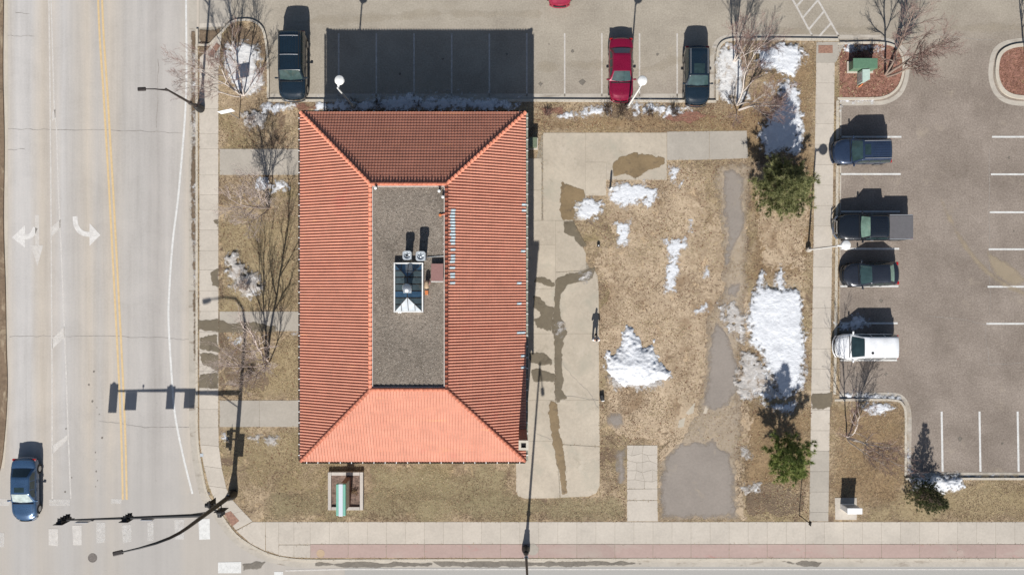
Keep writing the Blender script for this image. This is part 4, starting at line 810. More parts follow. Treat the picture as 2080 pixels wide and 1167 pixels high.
snow([(512, 376), (530, 364), (580, 366), (592, 380), (575, 390), (530, 390)], 'white snow scrap at the foot of the northern lawn tree', 'snow', .08, 204, amp=.25)
snow([(460, 520), (478, 515), (498, 545), (530, 562), (536, 590), (505, 602), (476, 582), (465, 545)], 'large pale thawing heap on the western lawn', 'snow_d', .18, 205)
snow([(451, 874), (465, 878), (464, 894), (453, 892)], 'small white snow scrap beside the corner sidewalk', 'snow', .1, 206, amp=.1)
snow([(510, 886), (530, 882), (526, 897)], 'grey snow crumb on the corner lawn, western of two', 'snow_d', .08, 207, amp=.12); snow([(541, 889), (566, 888), (560, 900), (546, 900)], 'pale snow crumb on the corner lawn, eastern of two', 'snow_d', .08, 208, amp=.12)
snow([(640, 208), (720, 204), (790, 194), (830, 188), (870, 196), (1000, 199), (1066, 208), (1040, 226), (900, 228), (640, 228)], 'long snow strip in the shade north of the building', 'snow', .10, 209, holes=.8, res=.1)
snow([(1130, 238), (1160, 228), (1215, 216), (1240, 216), (1235, 234), (1200, 240), (1160, 240)], 'snow strip on the parking verge west of the red car', 'snow', .10, 210)
snow([(1284, 212), (1330, 212), (1400, 216), (1415, 228), (1385, 228), (1345, 238), (1330, 226), (1290, 232)], 'snow strip on the parking verge between red car and black SUV', 'snow', .10, 211)
snow([(1460, 104), (1480, 88), (1498, 96), (1510, 150), (1515, 200), (1490, 208), (1466, 200), (1458, 150)], 'dirty snow sheet under the western birch pair', 'snow_b', .10, 212)
snow([(1532, 98), (1570, 86), (1633, 86), (1632, 115), (1622, 140), (1610, 160), (1590, 156), (1570, 140), (1545, 140), (1530, 125)], 'bright snow bank at the head of the footpath verge', 'snow', .22, 213)
snow([(1600, 162), (1625, 182), (1630, 220), (1632, 300), (1615, 318), (1590, 308), (1555, 315), (1536, 280), (1542, 255), (1562, 240), (1580, 200), (1575, 170)], 'snow sheet north of the big pine, half in its shade', 'snow', .16, 214)
snow([(1555, 170), (1580, 165), (1580, 200), (1560, 205)], 'thin snow scraps between birch branches', 'snow_b', .06, 215, amp=.3, bias=-.15)
snow([[(1358, 336), (1378, 336), (1382, 352), (1370, 372), (1358, 362)], [(1372, 376), (1396, 362), (1380, 382)]], 'snow scrap at the east end of the concrete yard', 'snow', .07, 216, amp=.12)
snow([(1243, 372), (1310, 370), (1342, 380), (1338, 400), (1320, 422), (1300, 412), (1270, 424), (1242, 412), (1237, 392)], 'broad snow patch beside the white bollard', 'snow', .08, 217, amp=.18)
snow([(1166, 412), (1190, 402), (1220, 406), (1222, 432), (1202, 448), (1170, 448)], 'snow patch overlapping the concrete yard edge', 'snow', .10, 218, amp=.18, zb=.13)
snow([(1244, 456), (1280, 452), (1278, 500), (1250, 503)], 'lacy snow patch on the vacant ground north of the person', 'snow', .06, 219, amp=.3, holes=.9)
snow([(1397, 444), (1406, 446), (1408, 472), (1399, 470)], 'narrow snow strip on the dry turf', 'snow', .06, 220, amp=.08)
snow([(1350, 486), (1390, 484), (1397, 500), (1380, 520), (1376, 545), (1370, 590), (1352, 592), (1348, 560), (1356, 530)], 'ragged vertical snow patch in the middle of the vacant ground', 'snow', .07, 221, amp=.25, holes=.7)
snow([(1430, 542), (1445, 532), (1440, 560), (1430, 562)], 'little snow scrap left of the northern asphalt patch', 'snow', .05, 222, amp=.12)
snow([(1405, 632), (1434, 614), (1438, 630), (1412, 635)], 'little arrow shaped snow scrap beside the asphalt path', 'snow', .06, 223, amp=.07)
snow([(1272, 662), (1284, 668), (1308, 704), (1332, 684), (1330, 722), (1366, 764), (1340, 770), (1310, 783), (1252, 783), (1230, 745), (1236, 716), (1260, 702)], 'ploughed snow pile southeast of the person', 'snow', .62, 224, amp=.26, width=1.1, holes=.05, lump=.15, fade=.25)
snow([(1236, 765), (1300, 776), (1362, 764), (1330, 788), (1250, 788)], 'sandy fringe of the ploughed snow pile', 'snow_d', .10, 225, amp=.2)
snow([(1542, 548), (1550, 540), (1548, 582), (1574, 578), (1584, 536), (1592, 586), (1610, 584), (1620, 558), (1626, 620), (1634, 680), (1636, 740), (1630, 790), (1600, 806), (1575, 800), (1560, 750), (1522, 690), (1508, 640), (1518, 618), (1532, 590)], 'big bright snow field west of the footpath', 'snow', .22, 226, amp=.24, holes=.15)
snow([(1504, 712), (1530, 720), (1570, 765), (1575, 800), (1504, 806), (1500, 770)], 'dirty thawing edge of the big snow field', 'snow_d', .12, 227, amp=.3)
snow([(1500, 795), (1600, 790), (1600, 808), (1504, 808)], 'snow lip at the south end of the big snow field', 'snow', .10, 228, amp=.12)
snow([(1456, 622), (1490, 614), (1515, 640), (1508, 690), (1484, 665)], 'dirty snow smear between asphalt path and big snow field', 'snow_d', .09, 229, amp=.35)
snow([(1545, 818), (1618, 816), (1604, 838), (1580, 838)], 'snow scrap in the shade of the young pine', 'snow', .08, 230, amp=.2)
snow([(1700, 796), (1722, 798), (1826, 804), (1832, 816), (1700, 806)], 'snow ridge along the kerb of the corner lawn', 'snow', .12, 231, zb=.01, amp=.10)
snow([(1742, 822), (1790, 816), (1820, 826), (1795, 842), (1760, 836)], 'snow patch on the corner lawn behind the kerb', 'snow', .12, 232, amp=.12)
snow([(1690, 652), (1722, 650), (1738, 634), (1772, 656), (1745, 670), (1690, 672)], 'snow heap on the asphalt in the shade of the white van', 'snow', .16, 233, zb=.0, amp=.1)
snow([(1846, 968), (1900, 960), (1950, 966), (1955, 985), (1940, 1000), (1852, 996)], 'snow bank beside the spruce at the lot edge', 'snow', .45, 234, amp=.16, width=.5, zb=.05, lump=.4)
snow([(1958, 966), (2100, 966), (2100, 974), (1958, 974)], 'thin snow line along the southern lot kerb', 'snow', .10, 235, zb=.0, amp=.08)
snow([[(1704, 201), (1778, 201), (1778, 207), (1704, 207)], [(1700, 212), (1710, 212), (1706, 242), (1700, 238)]], 'snow scrap along the mulched island kerb', 'snow', .08, 236, zb=.01, amp=.06)
snow([(1714, 92), (1800, 94), (1800, 104), (1716, 106)], 'snow scrap in the shade of the green utility box', 'snow', .08, 237, zb=.11, amp=.2)
snow([[(392, 110), (401, 110), (402, 200), (393, 200)], [(394, 225), (402, 225), (403, 292), (395, 292)], [(395, 372), (403, 366), (403, 400), (397, 400)], [(396, 400), (402, 400), (402, 580), (398, 580)]], 'dirty snow line along the street kerb', 'snow_d', .07, 238, zb=.02, amp=.10, res=.06)
snow([[(1136, 655), (1146, 668), (1140, 682), (1130, 676)], [(1180, 556), (1196, 556), (1192, 568), (1182, 568)]], 'last icy crumbs on the wet concrete', 'snow_d', .03, 239, zb=.139, amp=.08)
snow([[(1842, 895), (1846, 895), (1852, 960), (1842, 962)]], 'snow sliver along the eastern kerb of the corner lawn', 'snow', .09, 240, zb=.01, amp=.07)
snow([[(1503, 905), (1515, 912), (1522, 925), (1505, 925)], [(1512, 990), (1540, 985), (1545, 996), (1515, 998)]], 'two grey snow crumbs west of the young pine', 'snow_d', .07, 241, amp=.14)
snow([[(462, 684), (474, 680), (472, 690)], [(475, 688), (492, 684), (492, 700), (478, 698)], [(592, 676), (604, 674), (600, 680)]], 'small snow crumbs south of the middle entrance path', 'snow', .06, 242, amp=.1)

# ------------------------------------------------------------------ vehicles
def car_paint(name, col, metal=.0, flake=.0):
    t = NT(name); p = t.pos(); n = t.noise(p, 1.6, 4, .6)
    t.l(t.ramp(n, [(.3, scl(col, .88)), (.7, scl(col, 1.1))]), t.b.inputs['Base Color'])
    d = t.noise(p, 9, 5, .7); mr_ = t.n('ShaderNodeMapRange'); mr_.inputs[3].default_value = .16; mr_.inputs[4].default_value = .42; t.l(d, mr_.inputs[0]); t.l(mr_.outputs[0], t.b.inputs['Roughness'])
    t.b.inputs['Metallic'].default_value = metal; t.b.inputs['Coat Weight'].default_value = .8; t.b.inputs['Coat Roughness'].default_value = .08; return t.m
P_BLACK = car_paint('black car paint', (.008, .011, .016)); P_RED = car_paint('crimson car paint', (.20, .004, .03), .15); P_NAVY = car_paint('dark blue car paint', (.028, .045, .085), .3)
P_BLUE = car_paint('steel blue car paint', (.045, .095, .18), .35); P_WHITE = car_paint('white car paint', (.80, .80, .80)); P_WINE = car_paint('wine red car paint', (.30, .02, .05), .2); P_BLK2 = car_paint('graphite car paint', (.022, .026, .036), .2)
P_BLKT = car_paint('blue black car paint', (.007, .016, .026))
M['cglass'] = glass('car glass', (.022, .04, .042), .05); M['wglass'] = glass('windshield glass', (.034, .062, .062), .05); M['gglass'] = glass('greenish car glass', (.20, .31, .25), .08); M['bglass'] = glass('blue rear glass', (.03, .10, .19), .08)
M['pglass'] = glass('windshield with painted reflection', (.33, .38, .37), .08); M['tyre'] = plain('tyre rubber', (.018, .017, .016), .9); M['rim'] = plain('alloy rim', (.42, .43, .44), .35, .8); M['chrome'] = plain('chrome', (.62, .63, .64), .12, 1.0, grain=.02)  # the pale windshield colour has its reflection painted in
M['lampg'] = plain('headlamp lens', (.62, .64, .65), .12, 0, .5, grain=.1); M['tail'] = plain('tail lamp lens', (.36, .015, .015), .2, 0, .5); M['trim'] = plain('black trim', (.02, .02, .021), .6); M['tonneau'] = plain('vinyl tonneau cover', (.11, .105, .11), .75, grain=.1)
M['silver'] = plain('silver trim', (.45, .46, .48), .35, .6)

def sstep(a, b, x): t_ = min(1, max(0, (x - a) / (b - a))); return t_ * t_ * (3 - 2 * t_)
def interp(x, tab):
    for (x0, y0), (x1, y1) in zip(tab[:-1], tab[1:]):
        if x <= x1: t_ = (x - x0) / (x1 - x0); t_ = t_ * t_ * (3 - 2 * t_); return y0 + (y1 - y0) * t_
    return tab[-1][1]
def grid_obj(name, P, m, parent, smooth=True, flip=False):
    ny, nx = len(P), len(P[0]); vs = [p for r in P for p in r]; fs = []
    for i in range(ny - 1):
        for j in range(nx - 1):
            f = (i * nx + j, i * nx + j + 1, (i + 1) * nx + j + 1, (i + 1) * nx + j); fs.append(f[::-1] if flip else f)
    return mesh_obj(name, vs, fs, m, parent, smooth)
def make_car(name, loc, rz, label, paint_m, L=4.6, W=1.8, belt=.92, hood=.88, deck=.95, roofz=1.45, xw0=.85, xr0=.15, xr1=-1.1, xw1=-1.75, tw=.72, group=None, wheel_r=.33, nose=.32,
             ws='wglass', rw='cglass', rails=None, sunroof=None, ribs=0, grille='trim', pickup=False, sidew=3, tailw=.5, boot_x=None, hoodlen=None, rear_vert=False):
    e = empty(name, loc, rz); tag(e, label, 'car' if not pickup else 'pickup truck', group)
    hl, hw_ = L / 2, W / 2
    top = [(-hl, deck - .16 if not rear_vert else belt - .05), (-hl + .12, deck - .03 if not rear_vert else belt), (xw1 - .02, deck if not rear_vert else belt), (xw1 + .35, belt), (xw0 - .1, belt), (xw0 + .1, belt - .005), (hl - .55, hood - .05), (hl - .18, hood - .17), (hl, hood - .36)]
    def plan(x): 
        a = hl - abs(x); k = 1.0
        if x > hl - .9: k = 1 - .16 * ((x - hl + .9) / .9) ** 2.2
        if x < -hl + .7: k = 1 - .10 * ((-hl + .7 - x) / .7) ** 2.2
        return hw_ * k
    def bulge(x, yf):
        if x > 0: return -nose * abs(yf) ** 2.6 * sstep(hl - 1.1, hl, x)
        return .16 * abs(yf) ** 2.6 * sstep(hl - .9, hl, -x)
    xs = [-hl, -hl + .03, -hl + .1, -hl + .25, -hl + .5]; k = 18
    xs += [-hl + .5 + (L - 1.05) * (i + 1) / k for i in range(k)]; xs += [hl - .4, hl - .28, hl - .16, hl - .07, hl - .02, hl]; xs = sorted(set(round(x, 4) for x in xs))
    zb_ = .24; rows = []
    for x in xs:
        w_ = plan(x); zt_ = interp(x, top); prf = [(-.90, zb_), (-.985, zb_ + .14), (-1.0, .52), (-.99, zt_ - .18), (-.965, zt_ - .07), (-.90, zt_ - .015), (-.6, zt_ + .018), (-.3, zt_ + .03), (0, zt_ + .034)]
        prf = prf + [(-a, b) for a, b in prf[-2::-1]]
        if pickup and x < xw1 - .05: pass
        rows.append([(x + bulge(x, a), a * w_, b) for a, b in prf])
    mbB = MB(); nx = len(rows[0]); vs = [p for r in rows for p in r]; fs = [(i * nx + j, (i + 1) * nx + j, (i + 1) * nx + j + 1, i * nx + j + 1) for i in range(len(rows) - 1) for j in range(nx - 1)]
    fs += [tuple(range(nx)), tuple((len(rows) - 1) * nx + j for j in range(nx))[::-1]]
    mbB.add(vs, fs); body = mbB.build('body', paint_m, e, smooth=True)
    # greenhouse
    wb, wt = hw_ * .955, hw_ * tw; H = roofz - belt
    def hf(x):
        if x > xr0: return max(0, (xw0 - x) / (xw0 - xr0)) ** .92
        if x < xr1: return max(0, (x - xw1) / (xr1 - xw1)) ** .9
        return 1.0
    def cab(x, yf, dz=0.0):
        h_ = hf(x); w_ = wb + (wt - wb) * h_; zc = H * h_ - .012 + .045 * (1 - abs(yf) ** 2) * (0.4 + .6 * h_) - (.05 * abs(yf) ** 8) * h_ - .03 * sstep(.4, 1.2, abs(x - (xr0 + xr1) / 2) / max(.3, (xr0 - xr1))) * h_
        xo = -.10 * abs(yf) ** 2 * sstep(xr0 - .1, xw0, x) + .06 * abs(yf) ** 2 * sstep(-xr1 - .1, -xw1, -x)
        return (x + xo, yf * w_, belt + zc + dz)
    def sidep(x, t, s_, out=0.0):
        h_ = hf(x); q = cab(x, s_); b0 = (x, s_ * wb, belt - .03); return (b0[0] + (q[0] - b0[0]) * t, b0[1] + (q[1] - b0[1]) * t + s_ * (out + .02 * math.sin(math.pi * t)), b0[2] + (q[2] - b0[2]) * t)
    cx_ = sorted(set([xw1 + (xr1 - xw1) * i / 5 for i in range(6)] + [xr1 + (xr0 - xr1) * i / 6 for i in range(7)] + [xr0 + (xw0 - xr0) * i / 6 for i in range(7)])); ts = [0, .35, .7, .93]; yfs = [-1, -.92, -.7, -.35, 0, .35, .7, .92, 1]
    R_ = [[sidep(x, t_, -1) for t_ in ts] + [cab(x, y_) for y_ in yfs] + [sidep(x, t_, 1) for t_ in ts[::-1]] for x in cx_]
    grid_obj('cabin', R_, paint_m, e, True, True)
    def lerp(a, b, t_): return a + (b - a) * t_
    yy = [-.86 + 1.72 * i / 10 for i in range(11)]
    grid_obj('windshield', [[cab(lerp(xw0 - .04, xr0 + .03, i / 6), y_, .010) for y_ in yy] for i in range(7)], M[ws], e, True, True)
    if abs(xr1 - xw1) > .12: grid_obj('rear_window', [[cab(lerp(xr1 - .04, xw1 + (xr1 - xw1) * .16, i / 5), y_ * .92, .010) for y_ in yy] for i in range(6)], M[rw], e, True, True)
    a_, b_ = xw0 - .38 * (xw0 - xr0) - .1, xw1 + .42 * (xr1 - xw1) + .05; segs = sidew
    for s_ in (-1, 1):
        for i in range(segs):
            x0 = lerp(a_, b_, i / segs) - .04; x1 = lerp(a_, b_, (i + 1) / segs) + .04
            Pn = [[sidep(lerp(x0, x1, j / 4), t_, s_, .012) for t_ in (.16, .4, .65, .86)] for j in range(5)]; grid_obj('side_window', Pn, M['cglass'], e, True, s_ < 0)
        m_ = MB(); xm = xw0 - .18; m_.box((xm, s_ * (hw_ + .10), belt + .06), (.12, .20, .13), bevel=.035); m_.box((xm - .01, s_ * (hw_ - .01), belt + .02), (.06, .1, .05)); m_.build('mirror', paint_m, e)
        # lamps
        yl = .70; zl = hood - .26
        def hl_pt(u, v): 
            x = hl - .10 - .28 * u; a2 = s_ * (.62 + .30 * u - .04 * v); w2 = plan(x); zt2 = interp(x, top); return (x + bulge(x, a2) + .02, a2 * w2 * 1.005, zt2 - .015 - .13 * v + .012)
        grid_obj('headlight', [[hl_pt(u / 4, v / 3) for v in range(4)] for u in range(5)], M['lampg'], e, True, s_ > 0)
        m_ = MB(); m_.box((-hl + .10, s_ * (hw_ * .80), belt - .16), (.16, .24, .26 if rear_vert else .15), bevel=.03); m_.build('tail_light', M['tail'], e)
        for xa in (hl - .88, -hl + .84 + (.25 if pickup else 0)):
            m_ = MB(); Mx = Matrix.Translation(Vector((xa, s_ * (hw_ - .105), wheel_r))) @ Matrix.Rotation(math.pi / 2, 4, 'X')
            m_.lathe(None, [(wheel_r * .62, -.11), (wheel_r * .94, -.11), (wheel_r, -.08), (wheel_r, .08), (wheel_r * .94, .11), (wheel_r * .62, .11)], 22, M=Mx); wl = m_.build('wheel', M['tyre'], e, smooth=True)
            m_ = MB(); m_.lathe(None, [(.02, -.115), (wheel_r * .2, -.118), (wheel_r * .62, -.112), (wheel_r * .64, .112), (wheel_r * .2, .118), (.02, .115)], 16, M=Mx); m_.build('rim', M['rim'], wl, smooth=True)
            m_ = MB(); n_ = 16; vs2 = []
            for j in range(n_ + 1): a2 = math.pi * (1.06 * j / n_ - .03); vs2 += [(xa + (wheel_r + .055) * math.cos(a2), s_ * (hw_ + .004), wheel_r + (wheel_r + .055) * math.sin(a2)), (xa + (wheel_r - .02) * math.cos(a2), s_ * (hw_ + .006), wheel_r + (wheel_r - .02) * math.sin(a2))]
            m_.add(vs2, [(2 * j, 2 * j + 2, 2 * j + 3, 2 * j + 1) for j in range(n_)]); m_.build('wheel_well_shade', M['trim'], e)  # flat dark ring paints the shade of an uncut wheel well
        if rails:
            m_ = MB(); m_.tube([cab(lerp(xr0 - .1, xr1 + .05, i / 5), s_ * .86, .05) for i in range(6)], .022, 6); m_.build('roof_rail', M[rails], e)
    if rails and ribs < 0:
        for xx in (lerp(xr0, xr1, .38), lerp(xr0, xr1, .86)): m_ = MB(); m_.tube([cab(xx, y_, .085) for y_ in (-.82, -.4, 0, .4, .82)], .022, 6); m_.build('cross_bar', M['silver'], e)
    if ribs:
        for k_ in range(abs(ribs)):
            y_ = -.6 + 1.2 * k_ / (abs(ribs) - 1); m_ = MB(); m_.tube([cab(lerp(xr0 - .3 - (.45 if sunroof else 0), xr1 + .12, i / 4), y_, .006) for i in range(5)], .012, 4); m_.build('roof_rib', paint_m, e)
    if sunroof: grid_obj('sunroof', [[cab(lerp(xr0 - .12, xr0 - .12 - sunroof, i / 3), y_ * .62, .007) for y_ in yy] for i in range(4)], M['cglass'], e, True, True)
    # hood shut lines, wipers, grille, bumper, plate
    m_ = MB()
    for s_ in (-1, 1):
        pts = []
        for i in range(7): x = lerp(xw0 + .12, hl - .34, i / 6); a2 = s_ * (.80 - .08 * i / 6); w2 = plan(x); pts.append((x + bulge(x, a2), a2 * w2, interp(x, top) + .009))
        m_.tube(pts, .006, 4)
    m_.tube([(hl - .34 + bulge(hl - .34, y_), y_ * plan(hl - .34), interp(hl - .34, top) + .028 - .02 * abs(y_)) for y_ in (-.72, -.36, 0, .36, .72)], .006, 4); m_.build('hood_seam', M['black'], e)
    m_ = MB(); m_.tube([(xw0 + .05, y_ * hw_, belt + .03) for y_ in (-.84, -.4, 0, .4, .84)], .035, 5)
    for y_ in (-.1, .5): m_.tube([(xw0 + .02, y_ * hw_, belt + .05), (xw0 - .08, (y_ - .5) * hw_, belt + .10)], .008, 4)
    m_.build('wiper', M['black'], e)
    m_ = MB(); gx = [(hl + bulge(hl, y_) * .55 - .02, y_ * hw_ * .84) for y_ in (-.62, -.3, 0, .3, .62)]
    vs3 = [(x, y_, zz) for zz in (hood - .22, hood - .42) for x, y_ in gx]; vs3 = [(x + (.03 if z < hood - .3 else -.01), y_, z) for x, y_, z in vs3]
    m_.add(vs3, [(i, i + 1, 5 + i + 1, 5 + i) for i in range(4)]); m_.build('grille', M[grille], e)
    for x_, nm in ((hl - .02, 'front_bumper'), (-hl + .04, 'rear_bumper')):
        m_ = MB(); sg = 1 if x_ > 0 else -1
        for i in range(8):
            ya_, yb_2 = -.93 + 1.86 * i / 8, -.93 + 1.86 * (i + 1) / 8; xa_ = x_ + (bulge(sg * hl, ya_)) * .85 + sg * .03; xb2 = x_ + bulge(sg * hl, yb_2) * .85 + sg * .03; kw = .92
            m_.add([(xa_, ya_ * hw_ * kw, .28), (xb2, yb_2 * hw_ * kw, .28), (xb2 + sg * .03, yb_2 * hw_ * kw, .42), (xa_ + sg * .03, ya_ * hw_ * kw, .42), (xa_ - sg * .03, ya_ * hw_ * kw, .52), (xb2 - sg * .03, yb_2 * hw_ * kw, .52)], [(0, 1, 2, 3), (3, 2, 5, 4)])
        m_.build(nm, M['chrome'] if pickup else paint_m, e)
    for s_ in (-1, 1):
        m_ = MB()
        for xx in [lerp(a_, b_, i / segs) for i in range(1, segs)] + [xw0 - .05]: m_.tube([(xx, s_ * (hw_ * .992 + .005), belt - .10), (xx, s_ * (hw_ + .004), .55), (xx, s_ * (hw_ * .99 + .004), .32)], .005, 4)
        m_.build('door_seam', M['black'], e)
        for i in range(max(1, segs - 1)): m_ = MB(); xx = lerp(a_, b_, (i + .8) / segs); m_.box((xx, s_ * (hw_ + .014), belt - .17), (.2, .03, .03), bevel=.01); m_.build('door_handle', M['silver' if pickup else 'trim'], e)
    m_ = MB(); m_.box((0, 0, .24), (L * .9, W * .8, .12)); m_.build('underbody', M['black'], e)
    if pickup:
        bx0, bx1 = -hl + .06, xw1 - .10
        m_ = MB(); m_.box(((bx0 + bx1) / 2, 0, deck + .045), (bx1 - bx0, W * .86, .05), bevel=.02); m_.build('tonneau_cover', M['tonneau'], e)
        for s_ in (-1, 1): m_ = MB(); m_.tube([(bx0 + .02, s_ * W * .455, deck + .035), (bx1 - .02, s_ * W * .455, deck + .035)], .035, 6); m_.build('bed_rail', M['silver'], e)
        for s_ in (-1, 1): m_ = MB(); m_.tube([(hl + .10, s_ * .55, .5), (hl + .18, s_ * .5, .85), (hl + .12, s_ * .42, 1.02)], .035, 8); m_.build('guard_post', M['chrome'], e)
        m_ = MB(); m_.tube([(hl - .12, -.82, .75), (hl + .14, -.5, .8), (hl + .19, 0, .82), (hl + .14, .5, .8), (hl - .12, .82, .75)], .035, 8); m_.tube([(hl - .12, -.82, .55), (hl + .14, -.5, .55), (hl + .19, 0, .56), (hl + .14, .5, .55), (hl - .12, .82, .55)], .035, 8); m_.build('grille_guard', M['chrome'], e)
    return e
S90 = -math.pi / 2; Wd = math.pi
def at(x, y): v = G(x, y); return (v.x, v.y, 0.004)
gN = 'cars parked along the north verge'; gE = 'vehicles parked in the east lot'
make_car('parked_suv', at(600, 140), S90, 'long black SUV with roof rack bars parked beside the building shadow', P_BLKT, L=5.0, W=1.98, belt=1.12, hood=1.10, deck=1.12, roofz=1.88, xw0=1.12, xr0=.52, xr1=-2.28, xw1=-2.44, tw=.80, rails='trim', ribs=-6, wheel_r=.38, nose=.22, sidew=4, rear_vert=True, grille='chrome', group=gN)
make_car('parked_sedan', at(1259, 147), S90, 'crimson red sedan with blue tinted rear window', P_RED, L=4.62, W=1.76, belt=.90, hood=.88, deck=.94, roofz=1.42, xw0=.92, xr0=.22, xr1=-1.0, xw1=-1.62, tw=.72, rw='bglass', group=gN)
make_car('parked_suv', at(1411, 160), S90, 'black compact SUV with silver roof rails beside the birches', P_BLKT, L=4.3, W=1.82, belt=1.05, hood=1.02, deck=1.05, roofz=1.66, xw0=.78, xr0=.12, xr1=-1.82, xw1=-2.05, tw=.78, rails='silver', sunroof=.7, wheel_r=.35, nose=.28, rear_vert=True, grille='chrome', group=gN)
make_car('moving_sedan', at(1136, -44), S90, 'wine red car at the top edge, only its nose showing', P_WINE, L=4.6, W=1.78, hood=.86)
make_car('parked_suv', at(1741, 311), Wd + R(1), 'dark blue SUV with sunroof and ribbed roof', P_NAVY, L=4.25, W=1.84, belt=1.06, hood=1.04, deck=1.06, roofz=1.72, xw0=.86, xr0=.22, xr1=-1.82, xw1=-2.03, tw=.78, rails='silver', sunroof=.42, ribs=6, wheel_r=.36, nose=.3, rear_vert=True, group=gE)
make_car('pickup_truck', at(1766, 463), Wd, 'black crew cab pickup with grey bed cover and chrome grille guard', P_BLACK, L=5.45, W=1.90, belt=1.15, hood=1.13, deck=1.14, roofz=1.80, xw0=1.15, xr0=.62, xr1=-.72, xw1=-.86, tw=.80, ribs=7, wheel_r=.40, nose=.18, pickup=True, sidew=2, ws='gglass', grille='chrome', group=gE)
make_car('parked_hatchback', at(1759, 557), Wd + R(2.5), 'black hatchback with greenish rear window', P_BLK2, L=4.12, W=1.74, belt=.95, hood=.93, deck=.99, roofz=1.47, xw0=.86, xr0=.12, xr1=-1.15, xw1=-1.72, tw=.74, rw='gglass', wheel_r=.32, nose=.38, group=gE)
make_car('parked_minivan', at(1750, 702), Wd, 'white minivan with dark windshield beside a snow heap', P_WHITE, L=4.55, W=1.86, belt=1.05, hood=.98, deck=1.05, roofz=1.74, xw0=1.22, xr0=.42, xr1=-1.98, xw1=-2.18, tw=.78, ws='cglass', wheel_r=.33, nose=.34, rear_vert=True, group=gE)
make_car('moving_sedan', at(61, 990), S90, 'steel blue sedan driving up to the stop line', P_BLUE, L=4.62, W=1.80, belt=.92, hood=.90, deck=.98, roofz=1.45, xw0=.88, xr0=.12, xr1=-1.05, xw1=-1.72, tw=.73, ws='pglass', sunroof=.35)
mb = MB(); c = G(1753, 713); mb.lathe((c.x, c.y, 1.775), [(.10, -.05), (.10, .0), (.07, .02), (.01, .025)], 14); o_ = mb.build('roof_antenna_dome', M['trim']); 
for ob in list(bpy.data.objects):
    if ob.get('label', '').startswith('white minivan'): o_.parent = ob; o_.matrix_parent_inverse = (Matrix.Translation(ob.location) @ Matrix.Rotation(ob.rotation_euler.z, 4, 'Z')).inverted()

# ------------------------------------------------------------------ lamps, signals, signs, boxes
def lot_lamp(bx, by, arm_dir, label, hgt=6.0):
    b = G(bx, by, .12); e = empty('lot_lamp', b); tag(e, label, 'lamp post', 'round headed lamps of the parking lots')
    m_ = MB(); m_.lathe((0, 0, 0), [(.19, -.05), (.19, .35), (.15, .40), (.08, .41)], 16); m_.build('base', M['conc_g'], e)
    m_ = MB(); m_.tube([(0, 0, .4), (0, 0, hgt)], [.07, .055], 10); m_.build('pole', M['white_metal'], e)
    d = Vector((math.cos(arm_dir), math.sin(arm_dir), 0)); m_ = MB(); m_.tube([Vector((0, 0, hgt - .12)), d * .28 + Vector((0, 0, hgt - .08))], [.05, .09], 8); m_.build('arm', M['white_metal'], e)
    m_ = MB(); c_ = d * .55 + Vector((0, 0, hgt - .08)); m_.lathe(c_, [(.02, -.20), (.2, -.19), (.30, -.10), (.33, 0), (.29, .09), (.16, .15), (.02, .17)], 24); m_.build('lamp_head', M['white_metal'], e, smooth=True)
lot_lamp(1640, 507, R(6), 'white lot lamp leaning over the footpath, head above the pickup'); lot_lamp(1275, 217, R(70), 'white lot lamp standing by the nose of the red sedan', 6.0); lot_lamp(719, 217, R(78), 'white lot lamp in the shade north of the building', 6.0)
def street_lamp(bx, by, hgt, arm, label, arm_rise=.25):
    b = G(bx, by, .13); e = empty('street_lamp', b); tag(e, label, 'street lamp', 'tall dark street lamps')
    m_ = MB(); m_.lathe((0, 0, 0), [(.30, -.05), (.30, .25), (.24, .5), (.20, .9), (.17, 1.0), (.19, 1.06), (.13, 1.12)], 16); m_.build('base', M['black'], e, smooth=True)
    m_ = MB(); m_.tube([(0, 0, 1.0), (0, 0, 2.0), (0, 0, hgt)], [.11, .095, .06], 12); m_.build('pole', M['dark_metal'], e)
    m_ = MB(); m_.lathe((0, 0, 2.0), [(.1, 0), (.15, .04), (.15, .16), (.1, .2)], 14); m_.build('collar', M['galv'] if hgt > 8 else M['dark_metal'], e)
    d = Vector((arm[0], arm[1], 0)); m_ = MB(); m_.tube([Vector((0, 0, hgt - .5)), d * .12 + Vector((0, 0, hgt - .3)), d * .5 + Vector((0, 0, hgt + arm_rise * .5)), d + Vector((0, 0, hgt + arm_rise))], [.05, .05, .045, .035], 8); m_.tube([Vector((0, 0, hgt - .05)), d * .45 + Vector((0, 0, hgt + arm_rise * .45))], .02, 6); m_.build('arm', M['dark_metal'], e)
    a = math.atan2(d.y, d.x); Mx = Matrix.Translation(d + Vector((0, 0, hgt + arm_rise))) @ Matrix.Rotation(a, 4, 'Z'); m_ = MB(); m_.box(None, (.55, .26, .12), bevel=.05, M=Mx @ Matrix.Translation((.15, 0, -.02))); m_.build('luminaire', M['dark_metal'], e)
    m_ = MB(); m_.box(None, (.3, .18, .04), M=Mx @ Matrix.Translation((.2, 0, -.10))); m_.build('lens', M['lampg'], e)
    m_ = MB(); m_.lathe((0, 0, hgt), [(.07, 0), (.07, .04), (.01, .12)], 10); m_.build('finial', M['dark_metal'], e)
    return e
street_lamp(409, 222, 6.5, (-1.35, -.05), 'dark street lamp on the western sidewalk with arm over the street')
street_lamp(1068, 1113, 11.0, (.15, -2.2), 'tall dark street lamp at the southern kerb with arm over the side street')

